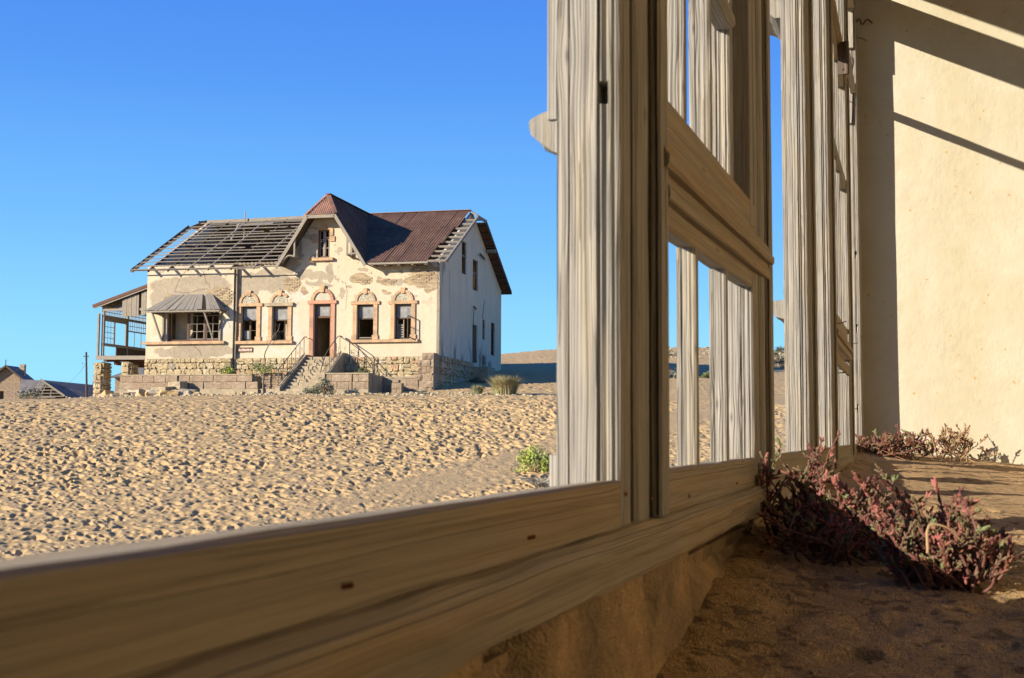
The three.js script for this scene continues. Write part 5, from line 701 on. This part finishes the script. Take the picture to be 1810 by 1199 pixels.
// ---------------------------------------------------------------- stones
{ const q = rnd(91), mk = [M.stone[2], M.stone[6], M.stone[0], M.stone[5]], spots = [];
  for (let k = 0; k < 15; k++) spots.push([-15.6 + 2.6 * q(), 3.5 + .7 * q(), .3 + .4 * q()]); for (let k = 0; k < 22; k++) spots.push([-13.2 + 2.4 * q(), 3.4 + .8 * q(), .18 + .42 * q()]); for (let k = 0; k < 22; k++) spots.push([-11 + 5.2 * q(), 3.5 + 1.0 * q(), .10 + .2 * q()]); for (let k = 0; k < 16; k++) spots.push([-3.5 + 3.5 * q(), 2.6 + 1.4 * q(), .08 + .12 * q()]);
  for (const [u, z, s] of spots) { const p = hw(u, 0, z), y = landHeight(p[0], p[2]); const where = u < -13.3 ? ['in the low heap below the left end of the terrace', 'at the left end of the terrace'] : u < -10.8 ? ['in the tall heap with the two cement blocks', 'in the heap with cement blocks'] : u < -5.5 ? ['strewn in front of the steps and brick planter', 'before the steps'] : ['lying before the right terrace wall', 'before the right terrace wall']; const m = shade(new THREE.Mesh(stoneGeo[Math.floor(q() * 8)], mk[Math.floor(q() * 4)])); m.name = numbered('rubble_stone'); m.position.set(p[0], y + s * .18, p[2]); m.scale.set(s * 1.3, s * (.6 + .3 * q()), s); m.rotation.set((q() - .5) * .5, q() * 6, (q() - .5) * .5); m.userData = { label: `pale rubble stone ${where[0]}`, category: 'stone', group: `rubble stones ${where[1]}` }; scene.add(m); }
  for (const [u, z, w, l] of [[-12.55, 3.75, .62, 'square grey cement block lying tilted on the rubble, lower of two'], [-12.0, 3.35, .5, 'dark-sided cement block standing on the rubble, upper of two']]) { const p = hw(u, 0, z), m = shade(new THREE.Mesh(blockGeo[1], M.cement)); m.name = numbered('cement_block'); m.position.set(p[0], landHeight(p[0], p[2]) + .25 + (w < .6 ? .3 : 0), p[2]); m.scale.set(w * 1.5, w * .7, w); m.rotation.set(.1, -.5, .05); m.userData = { label: l, category: 'cement block' }; scene.add(m); }
  const g = [], base = stoneGeo.map(s => s); for (let k = 0; k < 900; k++) { const u = -16 + 22 * q(), z = (u > -2 ? 0 : 3.2) + 4.5 * q() * q() + (u > -1 ? 1.6 : 0), p = hw(u, 0, z), s = .03 + .09 * q() * q(); g.push(new THREE.IcosahedronGeometry(s, 0).scale(1.3, .7, 1).rotateY(q() * 6).translate(p[0], groundAt(p[0], p[2]) + s * .3, p[2])); }
  for (let k = 0; k < 500; k++) { const x = 7 + 16 * q(), d = 84 + 16 * q(), s = .03 + .12 * q() * q(); g.push(new THREE.IcosahedronGeometry(s, 0).scale(1.5, .6, 1).rotateY(q() * 6).translate(x, landHeight(x, -d) + s * .25, -d)); }
  for (let k = 0; k < 700; k++) { const t = q(), x = mix(-6.3, 2.4, t) + (q() - .5) * 3, d = mix(29.5, 41.2, t) + (q() - .5) * 3, s = .010 + .02 * q(); g.push(new THREE.IcosahedronGeometry(s, 0).scale(1.3, .7, 1).translate(x, groundAt(x, -d) + s * .2, -d)); }
  const m = stuff(shade(new THREE.Mesh(merge(g), M.stone[2]))); m.name = 'gravel'; m.userData.label = 'loose pale gravel and chips scattered over the sand'; m.userData.category = 'gravel'; scene.add(m);
}
// ---------------------------------------------------------------- far buildings at the left
const farThing = (name, label, cat, x, y, d) => thing(name, label, cat, [x, EYE + y, -d], 0);
{ const d = 120, s = d / 2200, t = farThing('far_house', 'distant plain house with a grey gabled roof and chimney at the left edge', 'house', -47.6, -1, d), Y = y => y + 1;   // local x 0 at the right wall corner
  const w = [[-6, 0], [.2, 0], [.2, Y(5.15)], [-1.05, Y(6.28)], [-2.6, Y(5.15)], [-6, Y(5.15)]]; part('wall', extrude(w, .3, [hole(-1.75, -1.35, Y(2.4), Y(3.95)), hole(.72 - 4.5, 1.2 - 4.5, Y(2.4), Y(3.9))]).translate(0, 0, -.3), M.block[1], t); part('wall', bb(-.1, .2, 0, Y(5.1), -2.5, -.3), M.block[1], t); part('wall', bb(-6, .2, 0, Y(5), -2.8, -2.5), M.block[1], t);
  const f = part('window', bb(-1.74, -1.36, Y(2.4), Y(3.94), -.25, -.2), M.darkTimber, t);
  part('roof', slab([.75, Y(5.0), .5], [.75, Y(5.0), -2.6], [-1.05, Y(6.42), -2.6], [-1.05, Y(6.42), .5], .08), M.farRoof, t); part('roof', slab([-1.05, Y(6.42), .5], [-1.05, Y(6.42), -2.6], [-2.9, Y(5.05), -2.6], [-2.9, Y(5.05), .5], .08), M.farRoof, t); part('roof', slab([-8, Y(5.0), .4], [-2.9, Y(5.05), .4], [-1.6, Y(6.42), -4], [-8, Y(6.42), -4], .08), M.farRoof, t);
  part('bargeboard', beam([.75, Y(4.95), .52], [-1.05, Y(6.36), .52], .05, .16), M.darkTimber, t); part('bargeboard', beam([-2.9, Y(5.0), .52], [-1.05, Y(6.36), .52], .05, .16), M.darkTimber, t); part('finial', bb(-1.08, -1.02, Y(6.3), Y(6.95), .48, .54), M.darkTimber, t); part('chimney', bb(-.35, .1, Y(5.2), Y(6.6), -1.6, -1.15), M.mortar, t); }
{ const t = farThing('collapsed_shed', 'distant low collapsed shed with bare roof battens in its gable', 'shed', -43.4, 0, 110), P = (x, y) => [x + 43.4, y]; const g = (x, y, z) => [x + 43.4, y, z];
  part('roof', slab(g(-43.5, 3.4, 0), g(-41.9, 3.3, 0), g(-41.6, 4.62, -1.5), g(-44, 4.72, -1.5), .06), M.farRoof, t);  part('roof', slab(g(-41.55, 4.62, -.1), g(-39.35, 3.1, -.1), g(-36.8, 3.15, -2.4), g(-38.4, 4.36, -4.2), .06), M.farRoof, t);
  part('bargeboard', beam(g(-41.65, 4.66, .1), g(-39.45, 3.2, .1), .06, .18), M.beamWood, t); part('wall', extrude([[-.4, 0], [4.1, 0], [4.0, 3.1], [1.8, 4.5], [-.4, 4.4]], .2).translate(0, 0, -1.9), M.darkTimber, t); part('post', bb(4.05, 4.2, 0, 3.2, 0, .15), M.beamWood, t);
  for (let k = 0; k < 5; k++) { const y = 3.15 + k * .27, x1 = -39.5 - (y - 3.2) * 1.45; part('batten', beam(g(-43 + k * .32, y, .0), g(x1, y + .03, .0), .05, .07), M.beamWood, t); } for (let k = 0; k < 3; k++) part('rafter', beam(g(-42.6 + k * .9, 3.1, -.1), g(-41.7 + k * .5, 4.5 - k * .35, -.1), .06, .09), M.beamWood, t); part('fallen_board', beam(g(-43.3, 3.0, .2), g(-40.2, 3.1, .2), .2, .1), M.greyBoard, t); part('finial', bb(4.95, 5.0, 4.2, 4.75, -4.2, -4.15), M.iron, t); }
{ const t = farThing('utility_pole', 'thin wooden utility pole left of the veranda', 'pole', -34.15, .5, 100); part('pole', taper([[.1, 0, 0], [0, 3, 0], [-.12, 5.95, 0]], .10, .075, 8), M.darkTimber, t); part('insulator', merge([bb(-.32, .08, 5.56, 5.61, -.04, .04), bb(-.31, -.27, 5.61, 5.68, -.03, .03), bb(.02, .06, 5.61, 5.68, -.03, .03), bb(-.4, -.36, 5.0, 5.1, -.03, .03)]), M.darkTimber, t); part('wire', tube([[-.1, 5.1, 0], [-2, 4.5, -4], [-4.6, 3.85, -9], [-9, 3.3, -18]], .012, 4, 20), M.iron, t); }
{ const t = farThing('far_shed', 'distant brown shed with a hipped grey roof seen under the veranda', 'shed', -36.0, 0, 112); part('wall', bb(.3, 7, 0, 5.05, -6, 0), M.block[1], t); part('band', bb(.28, 7.02, 3.55, 3.75, .01, .04), M.cement, t); part('door', bb(1.75, 2.35, 0, 4.8, .01, .05), M.darkTimber, t); part('roof', slab([-.1, 5.0, .4], [7.4, 5.0, .4], [5.0, 6.4, -3], [2.4, 6.4, -3], .06), M.farRoof, t); part('roof', slab([-.1, 5.0, -6.4], [-.1, 5.0, .4], [2.4, 6.4, -3], [2.4, 6.4, -3.01], .06), M.farRoof, t); part('roof', slab([7.4, 5.0, .4], [7.4, 5.0, -6.4], [5.0, 6.4, -3.01], [5.0, 6.4, -3], .06), M.farRoof, t); part('eave_board', bb(-.1, 7.4, 4.9, 5.0, .36, .42), M.darkTimber, t); }
renderer.render(scene, camera);
